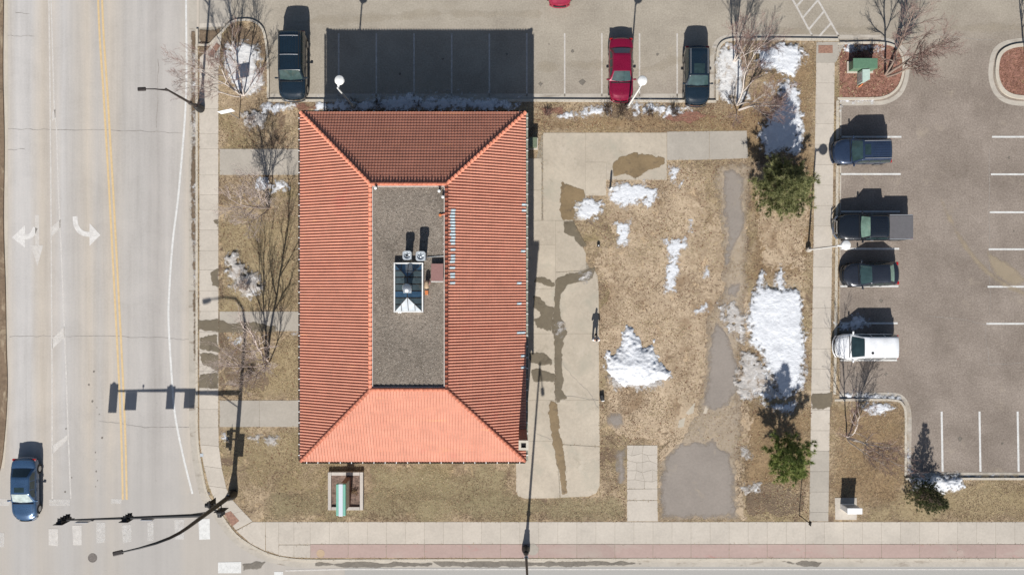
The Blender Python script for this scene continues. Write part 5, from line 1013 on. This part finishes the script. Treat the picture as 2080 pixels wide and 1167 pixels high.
# traffic signal with mast arm and lamp davit
sp = G(474, 1002, .13); tr = empty('traffic_signal', sp); tag(tr, 'black traffic signal mast with long arm and curved lamp davit at the corner', 'traffic signal')
m_ = MB(); m_.lathe((0, 0, 0), [(.36, -.05), (.36, .3), (.28, .7), (.22, 1.1), (.2, 1.15)], 18); m_.build('base', M['black'], tr, smooth=True)
m_ = MB(); m_.tube([(0, 0, 1.0), (0, 0, 6.0), (0, 0, 9.2)], [.17, .14, .11], 14); m_.build('pole', M['black'], tr)
m_ = MB(); pts = [(0, 0, 9.1), (-.08, -.02, 10.2), (-.35, -.08, 11.1), (-.9, -.2, 11.75), (-1.8, -.42, 12.0), (-2.8, -.64, 12.05)]; m_.tube(pts, [.11, .10, .09, .08, .06, .045], 10); m_.build('lamp_davit', M['black'], tr, smooth=True)
m_ = MB(); m_.box((-3.05, -.70, 12.02), (.62, .28, .14), R(13), bevel=.05); m_.build('luminaire', M['dark_metal'], tr); m_ = MB(); m_.box((-3.1, -.71, 11.93), (.34, .2, .04), R(13)); m_.build('lens', M['lampg'], tr)
AH = 6.0; aL = 9.35; ady = -.28
m_ = MB(); m_.tube([(0, 0, AH), (-aL * .5, ady * .5, AH + .12), (-aL, ady, AH + .2)], [.13, .09, .05], 12); m_.build('mast_arm', M['black'], tr)
m_ = MB(); m_.tube([(0, 0, AH - .9), (-1.4, -.04, AH - .12), (-2.4, -.07, AH - .02)], .035, 8); m_.build('arm_brace', M['black'], tr)
def head(x, y, z, n_, rz, nm='signal_head'):
    M0 = Matrix.Translation((x, y, z)) @ Matrix.Rotation(rz, 4, 'Z'); h_ = .36 * n_
    m2 = MB(); m2.box(None, (.34, .22, h_), bevel=.03, M=M0); m2.box(None, (.62, .03, h_ + .26), M=M0 @ Matrix.Translation((0, -.05, 0))); hd = m2.build(nm, M['black'], tr)
    for i in range(n_):
        zz = h_ / 2 - .18 - i * .36; m2 = MB(); m2.lathe(None, [(.12, 0), (.12, .015), (.01, .03)], 14, M=M0 @ Matrix.Translation((0, .12, zz)) @ Matrix.Rotation(-math.pi / 2, 4, 'X')); col_ = ('lens_red', 'lens_amber', 'lens_green')[min(i, 2)]
        m2.build('lens', M[col_], hd)
        m2 = MB(); n2 = 8; vs = []
        for j in range(n2 + 1): a = math.pi * (j / n2) ; vs += [(.15 * math.cos(a), .12, .15 * math.sin(a)), (.15 * math.cos(a), .34, .15 * math.sin(a) - .03)]
        m2.add([M0 @ (Vector(v) + Vector((0, 0, zz))) for v in vs], [(2 * j, 2 * j + 1, 2 * j + 3, 2 * j + 2) for j in range(n2)]); m2.build('visor', M['black'], hd)
M['lens_red'] = plain('dark red lens', (.16, .012, .01), .25); M['lens_amber'] = plain('dark amber lens', (.2, .09, .01), .25); M['lens_green'] = plain('dark green lens', (.01, .10, .06), .25)
head(-aL, ady - .12, AH - .10, 4, 0); head(-5.15, ady * .55 - .14, AH - .15, 3, 0)
head(-.45, .05, 3.2, 3, R(90)); head(.2, -.42, 3.2, 3, R(180))
m_ = MB(); m_.box((-.12, -.2, 3.9), (.5, .08, .08)); m_.box((-.2, .05, 3.2), (.4, .06, .06)); m_.box((.2, -.2, 3.2), (.06, .4, .06)); m_.build('signal_bracket', M['black'], tr)
def arm_sign(x, y, wd, ht_, nm):
    m2 = MB(); m2.box((x, y, AH - .28), (wd, .035, ht_), bevel=.008); b_ = m2.build(nm, M['silver'], tr); m2 = MB(); m2.box((x, y + .022, AH - .28), (wd * .94, .012, ht_ * .9)); m2.build('face', M['white_metal'], b_)
    m2 = MB(); m2.box((x, y, AH + .12), (wd * .9, .09, .05)); m2.build('clamp', M['black'], b_)
arm_sign(-8.05, ady - .16, .85, 1.05, 'lane_sign'); arm_sign(-3.75, ady * .4 - .16, .80, 1.10, 'turn_sign')
m_ = MB(); m_.tube([(-7.2, ady * .8, AH + .2), (-7.2, ady * .8, AH + .42)], .03, 6); m_.box((-7.2, ady * .8, AH + .45), (.14, .1, .1), bevel=.02); m_.build('detector', M['black'], tr)
m_ = MB(); m_.box((.02, .23, 1.15), (.14, .1, .2), bevel=.02); m_.build('push_button', M['galv'], tr)

# sign at the sidewalk, sign post by the footpath
def post_sign(bx, by, h_, wd, ht_, rz, label, m_plate, rot=0):
    e = empty('sign_post', G(bx, by, .12), rz); tag(e, label, 'sign', None)
    m2 = MB(); m2.tube([(0, 0, -.1), (0, 0, h_ + .05)], .03, 8); m2.build('post', M['galv'] if wd > .5 else M['dark_metal'], e)
    m2 = MB(); m2.box((0, -.05, h_ - ht_ / 2), (wd, .025, ht_), bevel=.006); m2.build('panel', m_plate, e)
    m2 = MB(); m2.box((0, -.032, h_ - ht_ * .2), (.1, .04, .05)); m2.box((0, -.032, h_ - ht_ * .8), (.1, .04, .05)); m2.build('bracket', M['galv'], e)
post_sign(487, 242, 3.4, 1.0, .85, R(12), 'white sign panel on a post beside the western sidewalk', M['white_stone'])
post_sign(1622, 1044, 2.5, .32, .46, R(80), 'thin dark sign post where footpath and southern sidewalk meet', M['dark_metal'])
# short white bollard, clean-out pipe, bag
e = empty('bollard', G(1239, 385, .12)); tag(e, 'white bollard at the edge of the broad snow patch', 'bollard'); m_ = MB(); m_.lathe((0, 0, 0), [(.075, -.05), (.075, 1.05), (.06, 1.12), (.01, 1.15)], 14); m_.build('post', M['white_stone'], e, smooth=True); m_ = MB(); m_.lathe((0, 0, 0), [(.16, -.02), (.16, .03), (.08, .05)], 14); m_.build('footing', M['conc_g'], e); m_ = MB(); m_.lathe((0, 0, .85), [(.078, 0), (.078, .1)], 14); m_.build('band', M['trim'], e)
e = empty('cleanout_pipe', G(1215, 499, .12)); tag(e, 'small dark capped pipe in the dry turf north of the person', 'pipe'); m_ = MB(); m_.lathe((0, 0, 0), [(.10, -.05), (.10, .16), (.12, .17), (.12, .21), (.02, .22)], 16); m_.build('pipe', M['dark_metal'], e); m_ = MB(); m_.lathe((0, 0, .22), [(.05, 0), (.05, .03), (.01, .035)], 8); m_.build('cap', M['white_metal'], e)
e = empty('backpack', G(1222, 806, .12), R(12)); tag(e, 'small black bag lying on the turf beside the concrete yard', 'bag')
m_ = MB(); m_.box((0, 0, .14), (.30, .48, .28), bevel=.07); m_.build('main_compartment', M['trim'], e); m_ = MB(); m_.box((.02, -.24, .12), (.22, .10, .18), bevel=.04); m_.build('front_pocket', M['white_metal'], e); m_ = MB(); m_.tube([(-.1, .2, .27), (-.12, .05, .34), (-.1, -.15, .29)], .02, 6); m_.tube([(.1, .2, .27), (.12, .05, .34), (.1, -.15, .29)], .02, 6); m_.build('strap', M['black'], e)

# monument sign in its timber planter
pl = empty('planter_box', G(704, 994, .12)); tag(pl, 'square timber planter filled with mulch south of the building', 'planter')
mw, ml = 1.28, 1.38
for k, (dx, dy, sx, sy) in enumerate(((-mw + .12, 0, .24, 2 * ml), (mw - .12, 0, .24, 2 * ml), (0, ml - .12, 2 * mw - .5, .24), (0, -ml + .12, 2 * mw - .5, .24))):
    for lv in range(2): m_ = MB(); m_.box((dx, dy, .08 + lv * .165), (sx - lv * .01, sy - lv * .012, .155), bevel=.012); m_.build('timber', M['timber'], pl)
m_ = MB(); m_.box((0, 0, .08), (2 * mw - .48, 2 * ml - .48, .2)); m_.build('mulch', M['mulch_d'], pl)
ms = empty('monument_sign', G(709, 994, .29)); tag(ms, 'tall mint green and white monument sign standing in the timber planter', 'sign')
m_ = MB(); m_.box((0, 0, 1.25), (.34, 2.0, 2.5), bevel=.02); m_.build('sign_body', M['sign_brown'], ms)
for s_ in (-1, 1):
    m_ = MB(); m_.box((s_ * .185, 0, 1.55), (.03, 1.86, 1.7), bevel=.008); m_.build('panel', M['stone_cap'], ms)
    m_ = MB(); m_.box((s_ * .235, 0, 2.68), (.19, 2.2, .34), bevel=.03); m_.build('roof_edge', M['sign_green'], ms)
m_ = MB(); m_.box((0, 0, 2.72), (.30, 2.24, .34), bevel=.02); m_.build('top_cap', M['sign_white'], ms)
# white monument sign
wsn = empty('monument_sign', G(1719, 1026, .12)); tag(wsn, 'small white monument sign on a concrete pad beside the footpath', 'sign')
m_ = MB(); m_.box((0, 0, .76), (1.0, .36, 1.46), bevel=.012); m_.build('sign_body', M['white_stone'], wsn); m_ = MB(); m_.box((0, 0, 1.50), (1.06, .42, .05), bevel=.01); m_.build('top_cap', M['white_stone'], wsn); m_ = MB(); m_.box((0, .188, .85), (.8, .016, .9)); m_.build('panel', M['grey_metal'], wsn)
pd = tag(empty('sign_pad'), kind='structure'); slab(pd, [(1694, 1009), (1739, 1009), (1739, 1054), (1695, 1054)], M['conc'], z1=.15)
# utility boxes
e = empty('utility_cabinet', G(1745, 138, .115)); tag(e, 'wide dark green utility cabinet on the mulched island', 'utility cabinet')
m_ = MB(); m_.box((0, 0, .03), (1.9, .85, .10)); m_.build('pad', M['conc'], e); m_ = MB(); m_.box((0, 0, .53), (1.68, .62, .95), bevel=.02); m_.build('case', M['green_box'], e); m_ = MB(); m_.box((0, .04, 1.03), (1.76, .74, .07), bevel=.02); m_.build('lid', M['green_box'], e); m_ = MB(); m_.box((0, -.315, .55), (.02, .02, .8)); m_.box((.2, -.32, .6), (.05, .03, .15)); m_.build('door_seam', M['black'], e)
e = empty('utility_cabinet', G(1746, 161, .115), R(0)); tag(e, 'small pale green utility cabinet with slanted lid in front of the dark green one', 'utility cabinet')
m_ = MB(); m_.add([(-.24, -.46, 0), (.24, -.30, 0), (.24, .42, 0), (-.24, .42, 0), (-.24, -.46, 1.02), (.24, -.30, 1.10), (.24, .42, 1.10), (-.24, .42, 1.02)], [(3, 2, 1, 0), (4, 5, 6, 7), (0, 1, 5, 4), (1, 2, 6, 5), (2, 3, 7, 6), (3, 0, 4, 7)]); m_.build('case', M['pale_green'], e)
m_ = MB(); m_.box((-.246, .0, .55), (.012, .6, .8), bevel=.004); m_.build('door', M['grey_metal'], e); m_ = MB(); m_.add([(-.25, -.47, 1.03), (.25, -.31, 1.11), (.25, .43, 1.11), (-.25, .43, 1.03), (-.25, -.47, 1.07), (.25, -.31, 1.15), (.25, .43, 1.15), (-.25, .43, 1.07)], [(3, 2, 1, 0), (4, 5, 6, 7), (0, 1, 5, 4), (1, 2, 6, 5), (2, 3, 7, 6), (3, 0, 4, 7)]); m_.build('lid', M['pale_green'], e)
e = empty('cable_marker', G(1745, 175, .115)); tag(e, 'orange marker stake lying by the pale green cabinet', 'marker stake'); m_ = MB(); m_.tube([(-.1, -.12, .03), (.14, .08, .12)], .035, 8); m_.build('stake', M['red_cone'], e); m_ = MB(); m_.lathe((.14, .08, .10), [(.05, 0), (.05, .06), (.01, .07)], 8); m_.build('cap', M['orange'], e)
e = empty('transformer_box', G(1082.5, 293, .12)); tag(e, 'olive transformer box against the east wall of the building', 'utility box')
m_ = MB(); m_.box((0, 0, .04), (.72, .85, .12)); m_.build('pad', M['conc'], e); m_ = MB(); m_.box((0, 0, .5), (.52, .64, .85), bevel=.02); m_.build('case', M['olive_box'], e); m_ = MB(); m_.box((0, -.02, .945), (.56, .70, .05), bevel=.012); m_.build('lid', M['olive_box'], e)

# ------------------------------------------------------------------ the person with the controller
pe = empty('person', G(1207, 687, .135)); tag(pe, 'person in white jacket and dark trousers holding a controller on the concrete', 'person')
def skin(name, vs, es, rad, m, parent, sub=1, root=0):
    me = bpy.data.meshes.new(name); me.from_pydata(vs, es, []); o = link(bpy.data.objects.new(name, me), parent); me.materials.append(m)
    md = o.modifiers.new('skin', 'SKIN'); md.use_smooth_shade = True
    for i, r in enumerate(rad): me.skin_vertices[0].data[i].radius = (r, r) if not isinstance(r, tuple) else r
    for i in range(len(vs)): me.skin_vertices[0].data[i].use_root = (i == root)
    sb = o.modifiers.new('sub', 'SUBSURF'); sb.levels = sub; sb.render_levels = sub; return o
M['skin'] = plain('skin', (.52, .33, .24), .6); M['denim'] = plain('dark trousers', (.03, .035, .05), .9); M['jacket'] = plain('white jacket', (.78, .77, .76), .85); M['hairm'] = plain('dark hair', (.02, .015, .012), .7)
# body faces north (+y); pelvis root
V = [(0, 0, .95), (0, 0, 1.12), (0, .0, 1.30), (0, -.01, 1.44), (0, 0, 1.53), (0, .02, 1.60), (0, .03, 1.68), (0, .01, 1.74)]; E = [(i, i + 1) for i in range(7)]; Rd = [(.15, .11), (.14, .10), (.16, .11), (.13, .09), .055, .085, .095, .06]
def limb(start, pts, rads):
    p = start
    for q, r in zip(pts, rads): V.append(q); Rd.append(r); E.append((p, len(V) - 1)); p = len(V) - 1
    return p
for s_ in (-1, 1):
    limb(0, [(s_ * .10, 0, .88), (s_ * .115, .02, .50), (s_ * .125, -.02, .10), (s_ * .13, .10, .05)], [.085, .06, .042, .035])
    hnd = limb(3, [(s_ * .19, -.01, 1.41), (s_ * .25, -.03, 1.12), (s_ * .13, .22, 1.14), (s_ * .10, .30, 1.15)], [.06, .045, .033, .03])
    for k_ in range(4): limb(hnd, [(s_ * (.085 - .012 * k_), .36, 1.175 - .018 * k_), (s_ * (.055 - .008 * k_), .385, 1.17 - .018 * k_)], [.010, .008])
    limb(hnd, [(s_ * .065, .315, 1.185), (s_ * .045, .33, 1.195)], [.011, .009])
skin('body', V, E, Rd, M['skin'], pe)
V2, E2, R2 = V[:5], [(0, 1), (1, 2), (2, 3)], []
jv = [(0, 0, .90), (0, 0, 1.12), (0, 0, 1.30), (0, -.01, 1.455)]; je = [(0, 1), (1, 2), (2, 3)]; jr = [(.185, .145), (.175, .13), (.20, .14), (.15, .10)]
for s_ in (-1, 1):
    b_ = len(jv); jv += [(s_ * .2, -.01, 1.415), (s_ * .265, -.03, 1.12), (s_ * .14, .20, 1.14)]; je += [(3, b_), (b_, b_ + 1), (b_ + 1, b_ + 2)]; jr += [.082, .068, .05]
skin('jacket', jv, je, jr, M['jacket'], pe)
tv = [(0, 0, .93)]; te = []; trd = [(.16, .12)]
for s_ in (-1, 1): b_ = len(tv); tv += [(s_ * .10, 0, .84), (s_ * .115, .02, .50), (s_ * .125, -.02, .10)]; te += [(0, b_), (b_, b_ + 1), (b_ + 1, b_ + 2)]; trd += [.105, .08, .07]
skin('trousers', tv, te, trd, M['denim'], pe)
for s_ in (-1, 1): skin('shoe', [(s_ * .125, -.05, .05), (s_ * .128, .05, .05), (s_ * .13, .16, .04)], [(0, 1), (1, 2)], [.05, .052, .04], M['black'], pe)
skin('hair', [(0, -.05, 1.63), (0, -.045, 1.70), (0, .0, 1.765), (0, .06, 1.75)], [(0, 1), (1, 2), (2, 3)], [.07, .09, .075, .06], M['hairm'], pe)
ct = empty('remote_controller', (0, 0, 0)); ct.location = Vector(pe.location) + Vector((0, .345, 1.15)); tag(ct, 'small grey remote controller in the hands of the person', 'controller')
m_ = MB(); m_.box((0, 0, 0), (.18, .10, .05), bevel=.015); m_.build('case', M['trim'], ct)
for s_ in (-1, 1): m_ = MB(); m_.tube([(s_ * .05, .04, .02), (s_ * .06, .09, .10)], .008, 6); m_.build('antenna', M['trim'], ct)
m_ = MB(); m_.box((0, .09, .06), (.12, .02, .08), M=Matrix.Translation((0, .07, .055)) @ Matrix.Rotation(R(35), 4, 'X')); m_.build('phone_screen', M['black'], ct)

# ------------------------------------------------------------------ bare trees
class Tubes:
    def __init__(s): s.v = []; s.f = []
    def add(s, pts, rads, n):
        b = len(s.v); m_ = len(pts)
        for i, p in enumerate(pts):
            d = (pts[min(i + 1, m_ - 1)] - pts[max(i - 1, 0)]); d.normalize(); a = d.cross(Vector((.3, .5, .81))); 
            if a.length < .1: a = d.cross(Vector((1, 0, 0)))
            a.normalize(); c = d.cross(a)
            for j in range(n): t_ = 2 * math.pi * j / n; s.v.append(p + (a * math.cos(t_) + c * math.sin(t_)) * rads[i])
        for i in range(m_ - 1):
            for j in range(n): k_ = (j + 1) % n; s.f.append((b + i * n + j, b + i * n + k_, b + (i + 1) * n + k_, b + (i + 1) * n + j))
    def obj(s, name, m, parent):
        return np_obj(name, [tuple(v) for v in s.v], s.f, m, parent)
def bare_tree(name, base, label, stems, seed, m_trunk, m_twig, levels=3, nb=(9, 9, 7), spread=.75, droop=.0, zb=.12, group='bare trees', blen=.5, cat='tree'):
    rr = random.Random(seed); e = empty(name, G(base[0], base[1], zb)); tag(e, label, cat, group); T = Tubes(); Lb = Tubes(); C = Tubes()
    def grow(p, d, ln, r, lev):
        ns = (8, 6, 4, 4)[min(lev, 3)]; sg = ln / ns; pts = [p.copy()]; rads = [r]; q = p.copy(); dd = d.copy()
        for i in range(ns):
            dd = (dd + Vector((rr.gauss(0, .10), rr.gauss(0, .10), rr.gauss(0, .07) + (.06 if lev else .03) - droop * lev)) * (1 + .4 * lev)).normalized(); q = q + dd * sg; pts.append(q.copy()); rads.append(r * (1 - .78 * (i + 1) / ns))
        (T if lev == 0 else (Lb if lev == 1 else C)).add(pts, [max(x_, .0045) for x_ in rads], (8, 6, 4, 3)[min(lev, 3)])
        if lev < levels:
            k_ = nb[lev]
            for i in range(k_):
                f = (.28 if lev == 0 else .15) + (.70 if lev == 0 else .83) * (i + rr.random()) / k_; f = min(f, .98); a = f * ns; i0 = min(int(a), ns - 1); pp = pts[i0].lerp(pts[i0 + 1], a - i0); d0 = (pts[i0 + 1] - pts[i0]).normalized()
                ax = d0.cross(Vector((rr.gauss(0, 1), rr.gauss(0, 1), rr.gauss(0, 1)))).normalized(); ang = spread * rr.uniform(.6, 1.25); nd = (d0 * math.cos(ang) + ax * math.sin(ang)).normalized()
                grow(pp, nd, ln * blen * rr.uniform(.6, 1.15) * (1.15 - .55 * f), rads[i0] * .62, lev + 1)
    for (az, lean, ln, r) in stems:
        a = R(az); b0 = Vector((math.cos(a) * r * 1.4, math.sin(a) * r * 1.4, -.05)); grow(b0, Vector((math.cos(a) * math.sin(R(lean)), math.sin(a) * math.sin(R(lean)), math.cos(R(lean)))), ln, r, 0)
    t0 = T.obj('trunk', m_trunk, e); l0 = Lb.obj('limbs', m_trunk, e); 
    if C.f: C.obj('crown', m_twig, e)
    return e
bare_tree('birch_tree', (494, 197), 'multi stemmed white birch beside the planted peninsula', [(150, 22, 6.4, .065), (100, 15, 6.8, .065), (190, 30, 5.2, .05), (60, 18, 6.0, .055), (20, 38, 3.4, .035)], 3, M['birch'], M['twig'], nb=(10, 9, 7), spread=.6)
bare_tree('lawn_tree', (545, 424), 'bare pale barked tree on the lawn between the two northern paths', [(30, 5, 5.4, .08), (150, 22, 4.6, .05), (260, 24, 4.0, .05), (60, 24, 4.2, .05)], 5, M['twig_g'], M['twig_g'], nb=(11, 9, 7), spread=.85)
bare_tree('lawn_tree', (545, 735), 'tall bare tree on the lawn north of the southern entrance path', [(100, 2, 8.8, .10), (200, 5, 8.0, .07), (120, 14, 5.6, .045), (250, 22, 4.6, .05), (330, 20, 4.4, .05)], 8, M['twig_g'], M['twig_g'], nb=(10, 8, 6), spread=.45)
bare_tree('birch_tree', (1494, 216), 'leaning white birch at the south edge of the dirty snow sheet', [(55, 14, 6.6, .07), (30, 26, 5.4, .05)], 12, M['birch'], M['twig'], nb=(9, 9, 7), spread=.55)
bare_tree('birch_tree', (1497, 224), 'low branching white birch just south of the leaning one', [(350, 22, 5.4, .06), (20, 34, 5.0, .05), (250, 38, 2.6, .035)], 14, M['birch'], M['twig'], nb=(9, 9, 7), spread=.55)
bare_tree('birch_tree', (1490, 128), 'twin stemmed white birch on the northern part of the snow sheet', [(60, 10, 5.6, .06), (20, 15, 5.0, .05), (120, 14, 5.4, .055)], 16, M['birch'], M['twig'], nb=(10, 9, 7), spread=.5)
bare_tree('island_tree', (1797, 156), 'bare forked tree on the mulched island by the utility cabinets', [(40, 20, 6.2, .11), (355, 24, 5.0, .09), (90, 10, 6.2, .09)], 18, M['bark'], M['twig'], nb=(13, 11, 8), spread=.65, zb=.115)
bare_tree('corner_tree', (1718, 889), 'bare white limbed tree on the corner lawn of the east lot', [(20, 16, 5.6, .06), (340, 18, 5.4, .06), (90, 10, 5.6, .055), (300, 22, 4.6, .045)], 20, M['birch'], M['twig'], nb=(10, 9, 7), spread=.6)
bare_tree('island_tree', (2084, 118), 'bare tree on the far eastern mulched island, shadow in view', [(100, 8, 6.4, .12), (200, 16, 5.4, .08), (40, 14, 5.2, .08)], 22, M['bark_d'], M['twig'], nb=(11, 9, 7), spread=.6, zb=.115)
# low bare shrubs
def shrub(base, r, lab, seed, m=M['twig'], h=.6, n=16, name='bare_shrub'):
    rr = random.Random(seed); bare_tree(name, base, lab, [(360 * i / n + rr.uniform(-10, 10), rr.uniform(10, 65), h * rr.uniform(.7, 1.2), .012) for i in range(n)], seed, m, m, levels=2, nb=(6, 4, 0), spread=.6, group='low bare shrubs', blen=.55, cat='shrub')
shrub((1262, 225), 30, 'brown bare shrub in front of the red sedan', 31, M['bark_d'], .75, 26); shrub((1232, 228), 20, 'smaller brown shrub west of the one in front of the red sedan', 32, M['bark_d'], .6, 18); shrub((1368, 232), 20, 'brown bare shrub between red sedan and black compact SUV', 33, M['bark_d'], .6, 20); shrub((1318, 230), 16, 'little bare shrub in the snow strip beside the lot lamp', 34, M['bark_d'], .5, 14)
shrub((768, 212), 14, 'dark shrub in the shaded snow strip north of the building', 35, M['bark_d'], .6, 18); shrub((717, 210), 10, 'dark shrub at the foot of the shaded lot lamp', 36, M['bark_d'], .5, 14); shrub((850, 213), 12, 'low twiggy shrub in the middle of the shaded snow strip', 37, M['bark_d'], .45, 12)
shrub((1112, 232), 14, 'reddish bare shrub at the east end of the building verge', 38, M['twig'], .5, 16); shrub((500, 580), 20, 'pale twiggy shrub in the thawing heap on the western lawn', 39, M['twig_g'], .7, 26); shrub((510, 760), 16, 'grey twiggy shrub at the foot of the tall lawn tree', 40, M['twig_g'], .6, 22); shrub((512, 245), 12, 'pale twiggy shrub in the thawing heap by the sidewalk', 41, M['twig_g'], .5, 22); shrub((721, 995), 8, 'golden grass tuft beside the mint green sign', 42, M['tan'], .4, 26, 'grass_tuft')
shrub((1740, 100), 8, 'low dry shrub behind the dark green cabinet', 43, M['bark_d'], .4, 14); shrub((1768, 102), 8, 'low dry shrub at the north-east corner of the dark green cabinet', 44, M['bark_d'], .4, 14)

# ------------------------------------------------------------------ conifers
def conifer(name, base, label, hgt, rad, z0, seed, m_needle, nwhorl=14, nbr=8, form='pine', cl=.16, tuft=16, up=.35, leader=1.0, lean=0.0):
    rr = random.Random(seed); e = empty(name, G(base[0], base[1], .12)); tag(e, label, 'conifer', 'evergreen trees'); T = MB(); T.tube([(0, 0, -.05), (rr.uniform(-.05, .05), .03, hgt * .5), (0, 0, hgt)], [.10, .06, .015], 8); T.build('trunk', M['bark_d'], e, smooth=True)
    B = Tubes(); nv = []; nt = []
    for k_ in range(nwhorl):
        f = k_ / (nwhorl - 1); z = z0 + (hgt - z0) * f * .96
        if form == 'pine': rl = rad * ((1 - f) ** .95 if f > .08 else .9) + .10
        else: rl = rad * (1 - f) ** .85 + .08
        cnt = max(3, int(nbr * (1 - .45 * f)))
        for b in range(cnt):
            if form == 'young' and rr.random() < .25: continue
            a = 2 * math.pi * (b + .5 * (k_ % 2) + rr.uniform(-.3, .3)) / cnt; ln = rl * rr.uniform(.62, 1.15); sl = up * rr.uniform(.3, 1.3) + .25 * f
            pts = [Vector((0, 0, z))]; d = Vector((math.cos(a), math.sin(a), sl)).normalized(); q = pts[0].copy()
            for i in range(5): d = (d + Vector((rr.gauss(0, .07), rr.gauss(0, .07), .05 if form != 'spruce' else .02))).normalized(); q = q + d * ln / 5; pts.append(q.copy())
            B.add(pts, [.022 * (1 - .15 * i) for i in range(6)], 4)
            m2 = max(3, int(ln / .13))
            for i in range(m2):
                g = .42 + .58 * (i + rr.random()) / m2; ai = min(g * 5, 4.999); p = pts[int(ai)].lerp(pts[int(ai) + 1], ai - int(ai)); off_ = Vector((rr.gauss(0, 1), rr.gauss(0, 1), rr.gauss(0, .5))) * (.07 + .05 * ln * (1 - g * .6)); p = p + off_; shade = min(1, max(0, rr.gauss(.5, .22))); td = (d + off_ * 3 + Vector((0, 0, .35))).normalized()
                for j in range(tuft):
                    nd = (td * .9 + Vector((rr.gauss(0, .7), rr.gauss(0, .7), rr.gauss(0, .6)))).normalized(); L_ = cl * rr.uniform(.6, 1.2); sd_ = nd.cross(Vector((rr.gauss(0, 1), rr.gauss(0, 1), rr.gauss(0, 1)))).normalized() * cl * .06
                    st = p - nd * L_ * .15; nv += [st + sd_, st - sd_, p + nd * L_]; nt.append(min(1, max(0, shade + rr.gauss(0, .1))))
    tag(B.obj('branches', M['bark_d'], e), kind='stuff')
    f_ = np.arange(len(nv)).reshape(-1, 3); np_obj('crown', [tuple(v) for v in nv], f_, m_needle, e, False, np.repeat(nt, 3))
conifer('pine_tree', (1573, 388), 'big bushy green pine between vacant ground and footpath', 6.2, 2.7, .5, 51, M['needle'], nwhorl=15, nbr=13, tuft=26, cl=.30, up=.5)
conifer('pine_tree', (1577, 917), 'young sparse green pine leaning over the footpath', 5.3, 2.2, 1.2, 52, M['needle_y'], nwhorl=10, nbr=11, form='young', tuft=36, cl=.30, up=.55)
conifer('spruce_tree', (1868, 1001), 'dark conical spruce beside the snow bank', 4.0, 1.25, .15, 53, M['needle_d'], nwhorl=17, nbr=12, form='spruce', tuft=30, cl=.16, up=.12)

# ------------------------------------------------------------------ dead grass over the lawns (uncountable)
r_ = np.random.RandomState(7)
def blades(name, poly, dens, label, m, hgt=(.03, .07), wid=.012, excl=True, zb=.118, tmean=.5, lenk=1.0):
    q = W2(poly); xs = [p[0] for p in q]; ys_ = [p[1] for p in q]; A = (max(xs) - min(xs)) * (max(ys_) - min(ys_)); n = int(A * dens)
    X = r_.uniform(min(xs), max(xs), n); Y = r_.uniform(min(ys_), max(ys_), n); k = inside(X, Y, q)
    k &= (np.abs(X) < 39.5) & (np.abs(Y) < 23)
    k &= fbm(X, Y, .9, 3, 77) > r_.uniform(-.75, .35, n)
    if excl:
        for ex in EXCL:
            ex_ = np.array(ex); bb = (X > ex_[:, 0].min()) & (X < ex_[:, 0].max()) & (Y > ex_[:, 1].min()) & (Y < ex_[:, 1].max())
            ii = np.where(bb & k)[0]
            if len(ii): k[ii] &= ~inside(X[ii], Y[ii], ex)
    X, Y = X[k], Y[k]; n = len(X); a = r_.uniform(0, 6.28, n); ln = r_.uniform(.04, .12, n) * lenk; h_ = r_.uniform(*hgt, n); dx, dy = np.cos(a), np.sin(a)
    co = np.zeros((n, 3, 3)); co[:, 0] = np.stack([X - dy * wid, Y + dx * wid, np.full(n, zb)], 1); co[:, 1] = np.stack([X + dy * wid, Y - dx * wid, np.full(n, zb)], 1); co[:, 2] = np.stack([X + dx * ln, Y + dy * ln, zb + h_], 1)
    big = fbm(X, Y, .35, 4, 31); tint = np.clip(tmean + .55 * big + r_.normal(0, .22, n), 0, 1)
    o = np_obj(name, co.reshape(-1, 3), np.arange(3 * n).reshape(-1, 3), m, None, False, np.repeat(tint, 3)); tag(o, label, 'grass', kind='stuff')
blades('dead_grass', lawn_poly, 190, 'short dead winter grass on the lawns and vacant ground', M['blade'], (.03, .08), .018, lenk=1.6)
blades('dead_leaves', isl, 160, 'russet mulch chips and leaves on the island', M['leaf_r'], (.02, .05), .022, False, .116); blades('dead_leaves', isl2, 160, 'russet mulch chips on the far island', M['leaf_r'], (.02, .05), .022, False, .116)

blades('leaf_litter', [(1218, 330), (1655, 330), (1645, 1052), (1340, 1052), (1218, 1010)], 9, 'dark leaf litter and stalks scattered over the vacant ground', M['leaf_r'], (.01, .04), .035, True, .13, .35, 1.3)
blades('leaf_litter', [(446, 230), (608, 230), (608, 1050), (446, 900)], 8, 'dark leaf litter on the lawn strip west of the building', M['leaf_r'], (.01, .04), .035, True, .13, .4, 1.3)
blades('leaf_litter', [(1085, 212), (1650, 212), (1650, 262), (1085, 262)], 26, 'dark leaf litter along the north parking verge', M['leaf_r'], (.01, .05), .035, True, .125, .4, 1.3)
blades('grass_clumps', isl, 22, 'golden dry grass clumps on the mulched island', M['blade'], (.05, .15), .03, False, .118, .8, 1.8)
